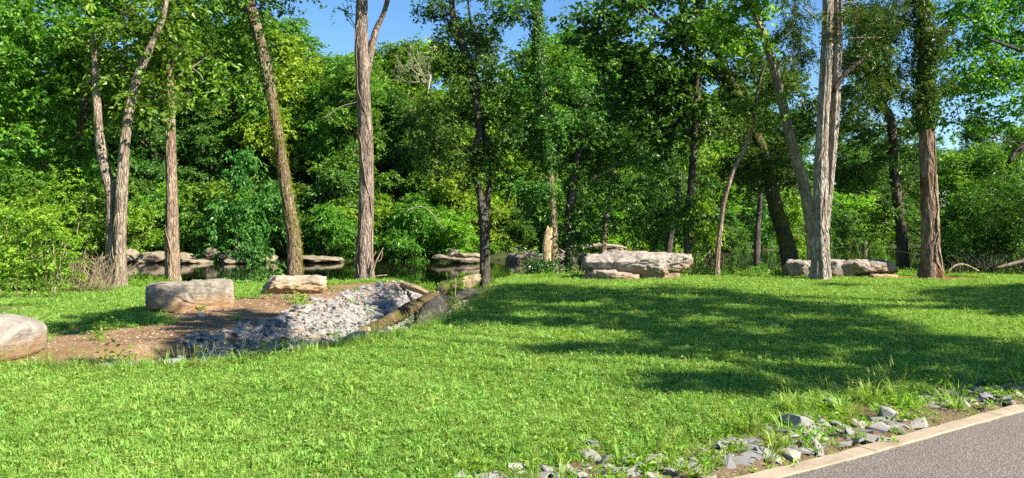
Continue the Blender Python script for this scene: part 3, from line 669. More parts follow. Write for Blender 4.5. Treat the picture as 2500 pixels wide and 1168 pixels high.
# ------------------------------------------------------------------ boulders
def ico(sub):
    bm = bmesh.new(); bmesh.ops.create_icosphere(bm, subdivisions=sub, radius=1)
    v = np.array([x.co[:] for x in bm.verts]); f = np.array([[q.index for q in p.verts] for p in bm.faces]); bm.free()
    return v, f
ICO = {k: ico(k) for k in (2, 3, 4, 5, 6)}
def rock_geo(size, seed, e=5.0, cuts=9, amp=.05, sub=5, depth=(.72, .95), strata=0.0, cells=0.0, camt=1.0):
    d, f = ICO[sub]; d = nrm(d); rng = np.random.default_rng(seed)
    p = d / (np.abs(d) ** e).sum(1, keepdims=True) ** (1 / e)
    for _ in range(cuts):
        n = unit(rng, 1)[0] * np.array([1, 1, .7]); n = n / np.linalg.norm(n)
        lim = rng.uniform(*depth) * (np.abs(n) ** (e / (e - 1))).sum() ** ((e - 1) / e)
        over = p @ n - lim
        p = p - np.where(over > 0, over, 0)[:, None] * n * .92
    s = np.asarray(size) / 2; p = p * s
    sc = 1.7 / max(s)
    off = Vector((seed * 3.1, seed * 1.7, seed * .9))
    nz = np.array([mnoise.fractal(Vector(q) * sc + off, .9, 2.1, 5) for q in p.tolist()])
    nz2 = np.array([mnoise.noise(Vector(q) * sc * 5 + off) for q in p.tolist()])
    rg_ = np.array([abs(mnoise.fractal(Vector(q) * sc * 1.9 + off, .8, 2.0, 4)) for q in p.tolist()])
    p = p + d * (amp * max(s) * (nz * .8 + nz2 * .2 - .9 * np.clip(.22 - rg_, 0, 1) * 2))[:, None]
    if cells:
        out = np.zeros(len(p))
        for i, q in enumerate(p.tolist()):
            w = Vector(q) * (1 / cells) + off; w = Vector((w.x, w.y, w.z * 1.7)); w += mnoise.noise_vector(w * 1.3) * .35
            ds, ps = mnoise.voronoi(w)
            h_ = math.sin(ps[0].x * 12.9 + ps[0].y * 78.2 + ps[0].z * 37.7) * 43758.5; h_ -= math.floor(h_)
            out[i] = (h_ - .5) * .16 - .12 * max(0, 1 - (ds[1] - ds[0]) / .13) + .05 * mnoise.noise(w * 6)
        p = p + d * (out * cells * camt)[:, None]
    if strata:
        ly = np.tanh(3 * np.sin(p[:, 2] / s[2] * 3.1 + 4.5 * nz + seed)) * (.4 + nz) + .25 * np.sin(p[:, 2] / s[2] * 11 + nz * 9)
        p[:, :2] *= 1 + (strata * ly)[:, None]
    return p, f
def boulder(label, c, size, rot, seed, mat, name='boulder', tilt=0.0, top=None, parent=None, sink=.06, group=None, cat='boulder', **kw):
    p, f = rock_geo(size, seed, **kw)
    cr, sr = math.cos(tilt), math.sin(tilt)
    x, z = p[:, 0] * cr - p[:, 2] * sr, p[:, 0] * sr + p[:, 2] * cr
    p = np.stack([x, p[:, 1], z], -1)
    p[:, 2] -= p[:, 2].min() + sink
    me = mesh(name, p, f, mat, True)
    o = link(name, me, parent, c); o.rotation_euler[2] = rot
    if label: tag(o, label, cat, group)
    return o
def gpt(px, D, dz=0):
    x = (px - CX) / F * D; return (x, D, float(height(x, D)) + dz)
boulder('rounded buff boulder cut off by the left picture edge, nearest of the boulders', gpt(-64, 9.3), (1.5, .95, .57), .12, 11, M['rock_round'], e=3.4, cuts=5, amp=.03, tilt=-.03)
boulder('big squared grey block with a dark left end, tilted up on the bare earth', gpt(466, 13.95), (1.46, .58, .555), .50, 23, M['rock_grey'], e=14, cuts=9, amp=.03, tilt=.03, depth=(.84, .97), sub=6, cells=.5, camt=.38)
boulder('low flat-topped cream slab on the bare earth before the mossy leaning trunk', gpt(718, 17.1), (1.33, .75, .41), .38, 31, M['rock_pale'], e=8, cuts=12, amp=.04, strata=.03, cells=.36)
root = thing('boulder', gpt(1548, 22.2), 'longest pale slab boulder, resting on a lower ledge stone at the lawn edge', 'boulder')
boulder(None, np.array([-.02, .1, .12]), (2.9, 1.5, .66), 0, 47, M['rock_ledge'], 'upper_slab', parent=root, e=9, cuts=26, amp=.05, sink=0, strata=.0, depth=(.66, .94), sub=6, cells=.6, camt=.55)
boulder(None, np.array([-.72, -.12, 0]), (1.7, 1.3, .34), .05, 52, M['rock_ledge'], 'ledge_stone', parent=root, e=8, cuts=16, amp=.05, cells=.4)
boulder(None, np.array([1.22, .16, .24]), (.95, 1.2, .52), .05, 55, M['rock_ledge'], 'end_slab', parent=root, e=7, cuts=14, amp=.05, sink=0, cells=.4)
boulder(None, np.array([.62, .05, 0]), (1.3, .95, .30), .1, 58, M['rock_ledge'], 'ledge_stone', parent=root, e=7, cuts=14, amp=.06, sink=.03)
root = thing('boulder', gpt(2044, 23.1), 'grey ledge boulder behind the pale cedar, ruddy hollow under its right end', 'boulder')
boulder(None, np.array([.80, 0, .10]), (1.75, 1.0, .54), 0, 62, M['rock_ledge'], 'slab', parent=root, e=9, cuts=24, amp=.05, strata=.0, cells=.5, camt=.6, tilt=.03, depth=(.62, .92), sub=6)
boulder(None, np.array([-1.02, .1, 0]), (1.3, 1.0, .56), 0, 67, M['rock_ledge'], 'slab', parent=root, e=9, cuts=18, amp=.05, depth=(.64, .94), cells=.42)
boulder(None, np.array([.05, .12, 0]), (1.0, .9, .60), 0, 64, M['rock_ledge'], 'slab', parent=root, e=4, cuts=12, amp=.08)
boulder(None, np.array([1.15, -.45, 0]), (.8, .5, .2), .1, 69, M['rock_pale'], 'foot_stone', parent=root, e=5, cuts=9, amp=.08)
boulder('small rounded buff rock at the foot of the dark forked tree', gpt(1190, 24.3), (.30, .28, .24), 0, 71, M['rock_round'], 'rock', cat='rock', e=3, cuts=4, sub=3)

# rocks along the far waterline
def far_rock(label, px, w, y0, y1, D, seed, mat='rock_creek', **kw):
    x = (px - CX) / F * D; zb = CH + (HY - y1) / F * D; h = (y1 - y0) / F * D
    zb = max(zb, WATER_Z - .05)
    boulder(label, (x, D, zb), (w / F * D * 1.05, w / F * D * .7 + .3, h * .86 + .05), .5 * math.sin(seed), seed, M[mat], 'creek_rock', sub=4, cat='rock', sink=.12, tilt=.12 * math.sin(seed * 2.3), **kw)
for a in [('pale rock partly behind the twin-stemmed tree at the far waterline', 318, 48, 598, 640, 44.6, 81),
          ('large tan block at the far waterline between the twin-stemmed and the straight tree', 372, 74, 604, 641, 44.3, 82),
          ('tan rock just right of the straight trunk at the far waterline', 452, 46, 612, 640, 44.6, 83),
          ('dark undercut rock under the leaves at the far waterline', 520, 46, 600, 637, 44.8, 84),
          ('cracked tan rock left of the small upright far-bank stone', 562, 44, 607, 637, 44.5, 85),
          ('small upright cream stone on the far waterline', 603, 18, 611, 632, 44.0, 86),
          ('stacked tan block below the bright shrub across the creek', 1110, 40, 600, 634, 45.0, 87),
          ('low tan rock left of the driftwood heap', 1262, 52, 614, 640, 45.5, 88),
          ('dark rock behind the trunk in the shade of the far bank', 640, 90, 616, 641, 44.8, 89),
          ('shaded rock between the mossy and the thick trunk on the far bank', 790, 120, 624, 641, 44.9, 90),
          ('pale rock behind the long slab boulder, beside a fallen branch', 1500, 60, 596, 628, 44, 93),
          ('tan stone behind the ivy-wrapped trunk across the water', 1425, 46, 612, 640, 43, 94)]:
    far_rock(*a, e=6, cuts=20, amp=.08, depth=(.55, .9), cells=.7)
for a in [('thin flat ledge at water level right of the straight trunk', 475, 80, 631, 641, 44.0, 95), ('thin flat ledge at water level below the small upright stone', 590, 80, 629, 640, 43.8, 96),
          ('flat ledge stretching right below the stacked tan block', 1150, 80, 616, 628, 44.8, 97), ('lower flat ledge at the waterline below the bright shrub', 1115, 110, 626, 637, 44.5, 98),
          ('thin flat ledge at water level left of the twin-stemmed tree', 262, 60, 625, 638, 44.8, 99)]:
    far_rock(*a, e=6, cuts=9, amp=.05, cells=.6)

# ------------------------------------------------------------------ loose stones
def hull_stone(rng, flat=1.0):
    bm = bmesh.new()
    p = unit(rng, 13) * np.array([1, rng.uniform(.6, .95), rng.uniform(.34, .62) * flat]) * rng.uniform(.8, 1.05, (13, 1))
    for q in p: bm.verts.new(q)
    r = bmesh.ops.convex_hull(bm, input=bm.verts)
    bmesh.ops.delete(bm, geom=[g for g in r['geom_interior'] if isinstance(g, bmesh.types.BMVert)], context='VERTS')
    bmesh.ops.recalc_face_normals(bm, faces=bm.faces)
    bm.verts.ensure_lookup_table(); bm.verts.index_update()
    v = np.array([x.co[:] for x in bm.verts]); f = np.array([[q.index for q in t.verts] for t in bm.faces]); bm.free()
    return v, f
rs = np.random.default_rng(77)
HULLS = [hull_stone(rs) for _ in range(16)]
HULL_ME = [mesh('stone', v, f, M['stone']) for v, f in HULLS]
def rand_rot(rng, k=.34):
    a, b, c = rng.normal() * k, rng.normal() * k, rng.uniform(0, 2 * math.pi)
    ca, sa, cb, sb, cc, sc = math.cos(a), math.sin(a), math.cos(b), math.sin(b), math.cos(c), math.sin(c)
    Rx = np.array([[1, 0, 0], [0, ca, -sa], [0, sa, ca]]); Ry = np.array([[cb, 0, sb], [0, 1, 0], [-sb, 0, cb]]); Rz = np.array([[cc, -sc, 0], [sc, cc, 0], [0, 0, 1]])
    return Rz @ Ry @ Rx, (a, b, c)
def stones(setname, pts, sizes, lift, seed, single=300, rest='small_stones', flat=1.0):
    """stones lying at pts: the largest-looking ones one by one, the rest as one mass"""
    rng = np.random.default_rng(seed)
    root = tag(bpy.data.objects.new(setname, None), kind='structure'); COL.objects.link(root)
    app = sizes / pts[:, 1]; order = np.argsort(-app)
    parts, tint = [], []
    for k, i in enumerate(order):
        h = rng.integers(len(HULLS)); s = sizes[i]; R, eu = rand_rot(rng)
        loc = pts[i] + np.array([0, 0, lift * s])
        if k < single:
            o = link('stone', HULL_ME[h], root, loc); o.rotation_euler = eu; o.scale = (s, s, s * flat)
        else:
            v, f = HULLS[h]; parts.append(((v * s) @ R.T + loc, f)); tint.append(np.full(len(v), rng.random()))
    if parts:
        v, f = join(parts)
        tag(link(rest, mesh(rest, v, f, M['stone'], False, {'tint': ('FLOAT', 'POINT', np.concatenate(tint))}), root), kind='stuff')
    return root
# riprap in the swale
rng = np.random.default_rng(5)
n = 26000
x = rng.uniform(-5.6, .3, n); y = rng.uniform(9.3, 23.5, n)
d, hw, dp, sd = ditch(x, y)
u = d / hw
ok = (u < 1.02 + .10 * wob(x, y, 2.5)) & is_dirt(x, y) & ((y > 10.4) | ((x > -4.25) & (x < -2.5))) & (rng.random(n) < np.clip(1.35 - .55 * u, 0, 1))
x, y = x[ok], y[ok]
sz = np.clip(rng.lognormal(math.log(.050), .55, len(x)), .020, .135)
pts = np.stack([x, y, height(x, y)], -1); pts[:, 2] += rng.uniform(0, .035, len(x))
keep = np.arange(len(x)) < 8200
stones('riprap_swale', pts[keep], sz[keep], .05, 6, flat=.8)
# verge of broken stone along the kerb
def verge():
    rng = np.random.default_rng(9); P_, S_ = [], []
    n = 45000
    t = rng.uniform(0, 1, n); k = (t * (len(kl) - 2)).astype(int); off = rng.uniform(.02, 1.0, n)
    q = kl[k] - nr[k] * off[:, None]
    px = to_px(np.c_[q, np.zeros(n)])
    d = off
    ok = (q[:, 1] > 3.2) & (q[:, 0] > -.6) & (q[:, 0] < 8.5)
    # stony patches in the photograph, in pixels
    w = np.zeros(n)
    for cx, cy, rx, ry, a in [(1960, 1060, 75, 38, .9), (1790, 1105, 90, 30, .9), (1900, 1110, 110, 22, 1.0), (2120, 1060, 110, 20, .9), (2180, 1040, 70, 20, .7), (2320, 970, 90, 32, .9), (2440, 950, 110, 42, 1.0),
                              (1450, 1100, 45, 26, .8), (1330, 1160, 110, 22, .8), (1500, 1140, 90, 20, .6), (1700, 1150, 130, 26, .9), (1590, 1120, 70, 16, .35), (2560, 930, 120, 60, 1), (1250, 1172, 120, 14, .6), (2030, 1100, 120, 16, .9)]:
        w = np.maximum(w, a * np.clip(1.3 - ((px[:, 0] - cx) / rx) ** 2 - ((px[:, 1] - cy) / ry) ** 2, 0, 1))
    ok &= rng.random(n) < w * .85
    q = q[ok]; s = np.clip(rng.lognormal(math.log(.056), .45, len(q)), .02, .125)
    z = height(q[:, 0], q[:, 1])
    # thin out overlaps
    order = np.argsort(-s); kp = []
    for i in order:
        if all((q[i, 0] - q[j, 0]) ** 2 + (q[i, 1] - q[j, 1]) ** 2 > (.44 * (s[i] + s[j])) ** 2 for j in kp): kp.append(i)
    kp = np.array(kp)
    return np.c_[q[kp], z[kp]], s[kp]
VP, VS = verge()
stones('stony_verge', VP, VS, -.02, 10, flat=.55)
def lone(label, px, py, s, seed, flat=1, eu=None):
    g = G(px, py); h = np.random.default_rng(seed)
    v, f = hull_stone(h, flat)
    o = link('stone', mesh('stone', v, f, M['stone']), None, (g[0], g[1], float(height(g[0], g[1])) + s * .25)); o.scale = (s, s, s)
    o.rotation_euler = eu or (h.normal() * .3, h.normal() * .3, h.uniform(0, 6))
    tag(o, label, 'stone')
lone('squarish grey stone standing alone among tall grass right of the lawn', 2020, 992, .085, 1, 1.5)
lone('dark-faced upright wedge stone near the kerb', 2172, 1024, .11, 2, 1.3, (.2, .5, .2))
lone('large pale split stone at the upper end of the kerbside stones', 1950, 1045, .15, 3, 1.0)
lone('pale flat stone alone in the grass left of the kerbside stones', 1447, 1098, .10, 4, .8)
lone('long weathered flat stone at the front edge of the bare earth, larger left one', 265, 899, .17, 5, .6)
lone('flat stone beside the long weathered one at the front edge of the bare earth', 325, 898, .14, 6, .6)
lone('small pale stone standing behind the two flat stones at the earth edge', 278, 887, .09, 7, 1.1)
lone('pale flat stone half hidden by grass left of the riprap', 420, 892, .13, 8, .5)
lone('rounded pale stone by the lower left tip of the riprap', 500, 884, .09, 9, .9)
lone('flat bluish slab jutting out of the grass below the fallen log', 868, 832, .24, 10, .55, (.05, -.12, .2))
lone('bluish stone lying alone on the bare earth below the block boulder', 493, 779, .12, 11, .6)
# pebbles scattered on bare earth
rng = np.random.default_rng(12); n = 9000
x = rng.uniform(-8, -1.3, n); y = rng.uniform(8.4, 19, n)
ok = is_dirt(x, y) & (rng.random(n) < np.clip(.55 + .8 * wob(x, y, .9, 2), .05, 1)); x, y = x[ok], y[ok]
parts, tint = [], []
for a, b in zip(x, y):
    v, f = HULLS[rng.integers(16)]; s = rng.uniform(.010, .028); R, _ = rand_rot(rng, .3)
    parts.append(((v * s * np.array([1, 1, .7])) @ R.T + np.array([a, b, 0]), f)); tint.append(np.full(len(v), rng.uniform(.5, .99)))
v, f = join(parts); v[:, 2] += height(v[:, 0], v[:, 1]) + .002
def pebble_mat():
    m, nt, b, out = new_mat('pale_chips'); at = N(nt, 'ShaderNodeAttribute', attribute_name='tint')
    nt.links.new(ramp(nt, at.outputs['Fac'], [(.5, (.19, .13, .08)), (1, (.44, .36, .27))]), b.inputs['Base Color']); b.inputs['Roughness'].default_value = .9; return m
tag(link('gravel', mesh('gravel', v, f, pebble_mat(), False, {'tint': ('FLOAT', 'POINT', np.concatenate(tint))})), 'pale chips of stone scattered over the bare earth', None, None, 'stuff')

# ------------------------------------------------------------------ fallen wood
def log(name, label, pts, rad, mat, cat='log', sides=16, rough=.06, seed=0, squash=1.0, ends=None):
    pts = np.asarray(pts, float); base = pts[0].copy()
    root = thing(name, base, label, cat)
    v, f = tube(pts - base, rad, sides, .12, rough, seed)
    if squash != 1.0:
        zc = np.interp(v[:, 1], *(lambda o: (pts[o, 1] - base[1], pts[o, 2] - base[2]))(np.argsort(pts[:, 1])))
        v[:, 2] = zc + (v[:, 2] - zc) * squash
    link('bark', mesh('bark', v, f, mat, True), root)
    if ends:
        for k, s in ((0, 1), (-1, -1)):
            p = pts[k] - base; t = nrm((pts[k] - pts[k + s])[None])[0]
            vv, ff = tube([p + t * .012, p + t * .001], [rad[k] * .86, rad[k] * .95], sides, .02, rough, seed)
            link('broken_end', mesh('broken_end', vv, ff, M['cut_wood'], True), root)
    return root
def Z_(x, y, dz): return (x, y, float(height(x, y)) + dz)
def PL(*t): return [P(*q) for q in t]
log('fallen_log', 'long mossy fallen log lying along the bottom of the stone swale', PL((893, 812, 13.4), (930, 795, 14.4), (965, 774, 15.6), (1012, 748, 17.3), (1062, 722, 19.2)), [.115, .125, .115, .13, .125], M['log'], ends=True, seed=3, rough=.13)
log('fallen_log', 'shorter log section with leafy sprouts, up the swale behind the long log', PL((1072, 712, 20.1), (1094, 698, 20.9), (1120, 690, 21.6)), [.10, .16, .14], M['bark_darkmoss'], seed=8, rough=.2)
log('fallen_log', 'stub of tan log lying in sunlit grass above the swale', PL((1124, 697, 21.7), (1140, 690, 22.2), (1166, 679, 22.9)), [.17, .19, .13], M['log_tan'], seed=9, ends=True, rough=.15)
log('driftwood', 'flat weathered grey timber lying on the lawn side of the swale', PL((1020, 790, 13.2), (1048, 764, 14.0), (1082, 742, 15.2), (1112, 730, 16.4)), [.05, .20, .20, .07], M['grey_wood'], cat='timber', rough=.22, seed=4, squash=.7)
log('driftwood', 'thin weathered grey plank at the grass edge beyond the fallen log', PL((1106, 734, 16.8), (1140, 720, 17.6), (1192, 707, 18.6)), [.06, .15, .06], M['grey_wood'], cat='timber', rough=.18, seed=6, squash=.7)
log('fallen_branch', 'tan split root reaching down the swale from the thick brown trunk', PL((1052, 722, 19.4), (1020, 708, 20.2), (985, 697, 21.2), (955, 690, 22)), [.05, .085, .08, .04], M['cut_wood'], cat='branch', rough=.15, seed=2)
b0 = P(906, 690, 22)
root = thing('dead_sapling', (b0[0], b0[1], float(height(b0[0], b0[1]))), 'dead reddish sapling with bare twigs right of the thick brown trunk', 'sapling')
bb = np.array(root.location); tw = []
for l in [[(905, 690, 5), (914, 650, 5), (925, 625, 4), (936, 605, 2)], [(910, 670, 4), (906, 640, 3), (918, 615, 2)], [(905, 692, 4), (918, 676, 3), (945, 672, 2)], [(920, 640, 3), (930, 635, 2), (934, 615, 2)]]:
    p, r = pxline(l, 22); tw.append(tube(p - bb, r, 6, .08, .1, 1))
v, f = joinp(tw); link('stem', mesh('stem', v, f, M['vine'], True), root)
# driftwood heap on the bar
rng = np.random.default_rng(44); c = P(1335, 632, 46); c[2] = WATER_Z + .1
root = thing('driftwood_heap', c, 'heap of bleached driftwood sticks across the creek behind the broken snag', 'driftwood')
for k in range(46):
    a = np.array([rng.uniform(-1.7, 1.5), rng.uniform(-.8, .8), rng.uniform(0, .35)]); th = rng.uniform(0, math.pi); L = rng.uniform(.4, 1.3)
    dv = np.array([math.cos(th), math.sin(th) * .5, rng.uniform(-.1, .75)]) * L
    r = rng.uniform(.025, .06)
    v, f = tube([a, a + dv * .5 + rng.normal(size=3) * .06, a + dv], [r, r * .8, r * .4], 6, .3, .1, k)
    link('stick', mesh('stick', v, f, M['dead'], True), root)
p, r = pxline([(1400, 606, 7), (1450, 600, 9), (1490, 600, 8), (1530, 606, 4)], 43.5)
log('fallen_branch', 'pale fallen trunk lying on the far bank behind the long slab boulder', p, r, M['dead'], cat='branch')
p, r = pxline([(2112, 614, 15), (2111, 602, 12), (2113, 590, 9)], 70); 
log('tree_stump', 'pale stump standing in the water under yellow flowers, far right', p, r, M['bark_tan'], cat='stump')
# far stems lit at the base
def far_stem(label, D, line, mat):
    p, r = pxline(line, D); b = p[0].copy(); b[2] = min(b[2], float(height(b[0], b[1]))); p[0, 2] = b[2] - .1
    root = thing('tree', b, label, 'tree'); v, f = tube(p - b, r, 12, .3, .06, 3, .3); link('trunk', mesh('trunk', v, f, mat, True), root)
    ch = []; rng = rng_()
    for k in range(7):
        q = p[-1] + rng.normal(size=3) * np.array([1.3, 1.0, 1.0]); ch.append(shift(spray(rng, q, (1.1, 1.0, .8), 420, .16, .15, 9, .4), b))
    tag(link('crown', foliage_mesh('crown', ch, M['leaf_dark']), root), kind='stuff')
far_stem('slim sunlit-based trunk rising behind the middle of the long slab boulder', 42, [(1472, 622, 16), (1476, 570, 12), (1488, 490, 11), (1500, 400, 9)], M['bark_tan'])
far_stem('shaded trunk leaning right behind the long slab boulder', 38, [(1622, 625, 18), (1640, 560, 15), (1655, 500, 13), (1660, 420, 11)], M['bark_dark'])
far_stem('grey trunk across the water just left of the leaning mossy trunk', 44, [(1846, 620, 18), (1850, 560, 14), (1856, 480, 12), (1846, 400, 10)], M['bark_dark'])

# ------------------------------------------------------------------ far wood: prototypes, then copies
def proto_crown(seed, h, w, low, mat, leaf=.25, n=15000, nclump=26, shape=1.0, tmean=.5, ratio=.62):
    """crown from height low to h, radius w"""
    rng = np.random.default_rng(seed); ch = []; tw = []
    for k in range(nclump):
        t = (k + .5) / nclump; z = low + (h - low) * t
        prof = math.sin(math.pi * (0.12 + .86 * t ** shape)) ** .7
        a = rng.uniform(0, 2 * math.pi); rr = w * prof * rng.uniform(.35, 1.0)
        c = np.array([math.cos(a) * rr, math.sin(a) * rr, z + rng.normal() * .3])
        r = np.array([1, 1, .62]) * w * rng.uniform(.22, .36)
        for q in range(3):
            cc = c + rng.normal(size=3) * r * .5
            ch.append(spray(rng, cc, r * rng.uniform(.5, .8), n // nclump // 3, leaf, .18, 10, .4, tmean + rng.normal() * .08, .55))
        tw.append(tube([np.array([0, 0, max(.3, z - rr * .6)]), c * np.array([.5, .5, 1]) + np.array([0, 0, -.15 * rr]), c], [.07 * h / 15, .045 * h / 15, .015], 5, .8, .05, k))
    return foliage_mesh('crown', ch, M[mat], ratio), tw
def proto_tree(name, seed, h, w, low, mat, bark_m, **kw):
    cm, tw = proto_crown(seed, h, w, low, mat, **kw)
    rng = np.random.default_rng(seed + 900)
    pts = [np.array([rng.normal() * .12 * k, rng.normal() * .12 * k, t * h * .92 - .2]) for k, t in enumerate((0, .2, .45, .7, 1))]
    tm = mesh('trunk', *tube(pts, np.array([.24, .2, .16, .1, .03]) * h / 15, 10, .6, .06, seed, .4), bark_m, True)
    lm = mesh('limbs', *joinp(tw), bark_m, True)
    return cm, tm, lm
PROT = {
    'tall': [proto_tree('t', 201, 16, 3.6, 3.0, 'leaf', M['bark_tan'], n=32000, nclump=54), proto_tree('t', 202, 15, 4.2, 2.5, 'leaf', M['bark_dark'], n=32000, nclump=52, shape=1.2),
             proto_tree('t', 203, 17, 3.2, 4.0, 'leaf_cool', M['bark_tan'], n=30000, nclump=54, shape=.9)],
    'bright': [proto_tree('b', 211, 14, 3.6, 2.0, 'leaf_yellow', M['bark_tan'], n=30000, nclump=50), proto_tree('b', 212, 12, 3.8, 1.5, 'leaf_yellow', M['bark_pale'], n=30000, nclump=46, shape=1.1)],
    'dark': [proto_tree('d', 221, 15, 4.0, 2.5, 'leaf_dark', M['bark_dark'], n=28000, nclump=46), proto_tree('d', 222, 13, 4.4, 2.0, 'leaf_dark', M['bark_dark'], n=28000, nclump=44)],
    'shrub': [proto_tree('s', 231, 3.6, 1.9, .3, 'leaf', M['twig'], leaf=.16, n=10000, nclump=14, shape=.8), proto_tree('s', 232, 3.0, 2.2, .2, 'leaf_cool', M['twig'], leaf=.16, n=10000, nclump=14, shape=.7),
              proto_tree('s', 233, 4.6, 2.2, .4, 'leaf_dark', M['twig'], leaf=.16, n=10500, nclump=16, shape=.9), proto_tree('s', 234, 4.0, 2.0, .3, 'leaf_yellow', M['twig'], leaf=.16, n=10000, nclump=14, shape=.8)],
}
LAB = {('tall', 0): ('tall green broadleaf tree in the wood across the creek', 'tall green trees of the far wood'),
       ('bright', 0): ('sunlit yellow-green tree in the wood across the creek', 'yellow-green trees of the far wood'),
       ('dark', 0): ('dark green shaded tree in the wood across the creek', 'dark trees of the far wood'),
       ('shrub', 0): ('leafy shrub overhanging the far bank of the creek', 'shrubs along the far bank')}
rf = np.random.default_rng(88)
SEGS = [(290, 'left of the twin-stemmed tree'), (421, 'between the twin-stemmed and straight trunks'), (700, 'between the straight and mossy trunks'), (892, 'between the mossy and thick brown trunks'),
        (1172, 'between the thick brown and dark forked trunks'), (1345, 'between the dark forked and ivy-clad trunks'), (1690, 'between the ivy-clad and slim curving trunks'), (1960, 'between the slim curving trunk and pale cedar'),
        (2265, 'between the pale cedar and mulch-bed trunk'), (1e9, 'right of the mulch-bed trunk')]
RANK = ['']
KINDW = {'tall': 'tall green tree', 'bright': 'yellow-green tree', 'dark': 'dark green tree', 'shrub': 'leafy shrub'}
def put(kind, x, y, s=1.0, var=None, label=None, group=None, sz=None, name=None, cat=None):
    ps = PROT[kind]; cm, tm, lm = ps[rf.integers(len(ps)) if var is None else var]
    if label is None:
        pxc = CX + x / y * F; seg = next(t for lim, t in SEGS if pxc < lim)
        lab, grp = '%s %s across the creek, %s' % (RANK[0], KINDW[kind], seg), LAB[(kind, 0)][1]
    else: lab, grp = label, group
    nm = name or ('shrub' if kind == 'shrub' else 'tree')
    o = thing(nm, (x, y, float(height(x, y)) - .1), lab, cat or nm, grp)
    o.rotation_euler[2] = rf.uniform(0, 6.28); o.scale = (s, s, s * (sz or rf.uniform(.92, 1.1)))
    link('trunk' if kind != 'shrub' else 'stem', tm, o); tag(link('limbs', lm, o), kind='stuff'); tag(link('crown', cm, o), kind='stuff')
    return o
# row at the water: shrubs
RANK[0] = 'waterside'
for k in range(44):
    px = -60 + k * 61 + rf.uniform(-22, 22)
    Dm = 47
    for _ in range(4):
        x = (px - CX) / F * Dm; Dm = float(np.interp(x, FAR[:, 0], FAR[:, 1])) + 1.2
    D = Dm + rf.uniform(0, 2.5); x = (px - CX) / F * D
    if px > 1650: D -= 1.3
    put('shrub', x, D, rf.uniform(.75, 1.25))
# understorey and tall rows: (rows of px spacing, depth offset, kinds, scale range)
def row(n, off, jit, kinds, s0, s1, pr=(-250, 2750), skip=None):
    for k in range(n):
        px = pr[0] + (k + .5) * (pr[1] - pr[0]) / n + rf.uniform(-1, 1) * (pr[1] - pr[0]) / n * .35
        Dm = 50.
        for _ in range(5):
            x = (px - CX) / F * Dm; Dm = float(np.interp(x, FAR[:, 0], FAR[:, 1])) + off
        D = Dm + rf.uniform(-jit, jit); x = (px - CX) / F * D
        kd = kinds(px); s = rf.uniform(s0, s1)
        if px > 1980: s *= .80
        if 560 < px < 1080 and off > 8: s *= 1.06
        put(kd, x, D, s)
RANK[0] = 'low front-rank'
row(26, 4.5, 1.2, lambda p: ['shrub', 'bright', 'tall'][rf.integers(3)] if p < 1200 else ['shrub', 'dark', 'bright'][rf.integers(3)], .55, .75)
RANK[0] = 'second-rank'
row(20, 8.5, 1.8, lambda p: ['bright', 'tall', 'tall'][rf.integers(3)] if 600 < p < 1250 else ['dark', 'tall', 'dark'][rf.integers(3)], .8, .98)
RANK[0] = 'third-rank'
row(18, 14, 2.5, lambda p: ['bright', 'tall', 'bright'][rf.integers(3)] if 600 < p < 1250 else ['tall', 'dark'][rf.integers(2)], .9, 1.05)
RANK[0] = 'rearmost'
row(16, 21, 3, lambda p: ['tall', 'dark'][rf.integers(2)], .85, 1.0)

# bleached dead tree in the far wood
rng = np.random.default_rng(61); D = 52; b = P(1040, 420, D); b[2] = float(height(b[0], b[1]))
root = thing('dead_tree', b, 'bleached leafless tree with a fan of bare twigs high in the far wood', 'dead tree'); tw = []
def twig(p, d, L, r, lev):
    q = p + d * L; tw.append(tube([p, p + d * L * .5 + rng.normal(size=3) * L * .06, q], [r, r * .75, r * .5], 5 if lev < 2 else 4, L / 2, 0, lev))
    if lev < 4:
        for _ in range(3 + (lev < 2)):
            dd = nrm((d + rng.normal(size=3) * np.array([.55, .3, .45]) + np.array([0, 0, .12]))[None])[0]
            twig(p + d * L * rng.uniform(.5, 1), dd, L * rng.uniform(.5, .75), r * .55, lev + 1)
tw.append(tube([np.zeros(3) - [0, 0, .2], [.2, 0, 5], [.1, 0, 9]], [.2, .15, .11], 8, .8, .05, 1))
twig(np.array([.1, 0, 8.8]), nrm(np.array([[.1, -.1, 1]]))[0], 2.6, .10, 0)
v, f = joinp(tw); link('trunk', mesh('trunk', v, f, M['dead'], True), root)
for (a, lbl) in [([(900, 232, 1.2), (868, 250, 1.8), (830, 262, 2.2), (790, 290, 3)], 'bare fallen limb caught in the far trees left of the thick brown trunk'), ([(985, 520, 1.5), (1020, 505, 2), (1048, 515, 2), (1085, 560, 1.5)], 'bare arched limb over the bright shrub across the creek')]:
    p, r = pxline(a, 44.5); log('dead_limb', lbl, p, r, M['dead'], cat='branch', sides=7)

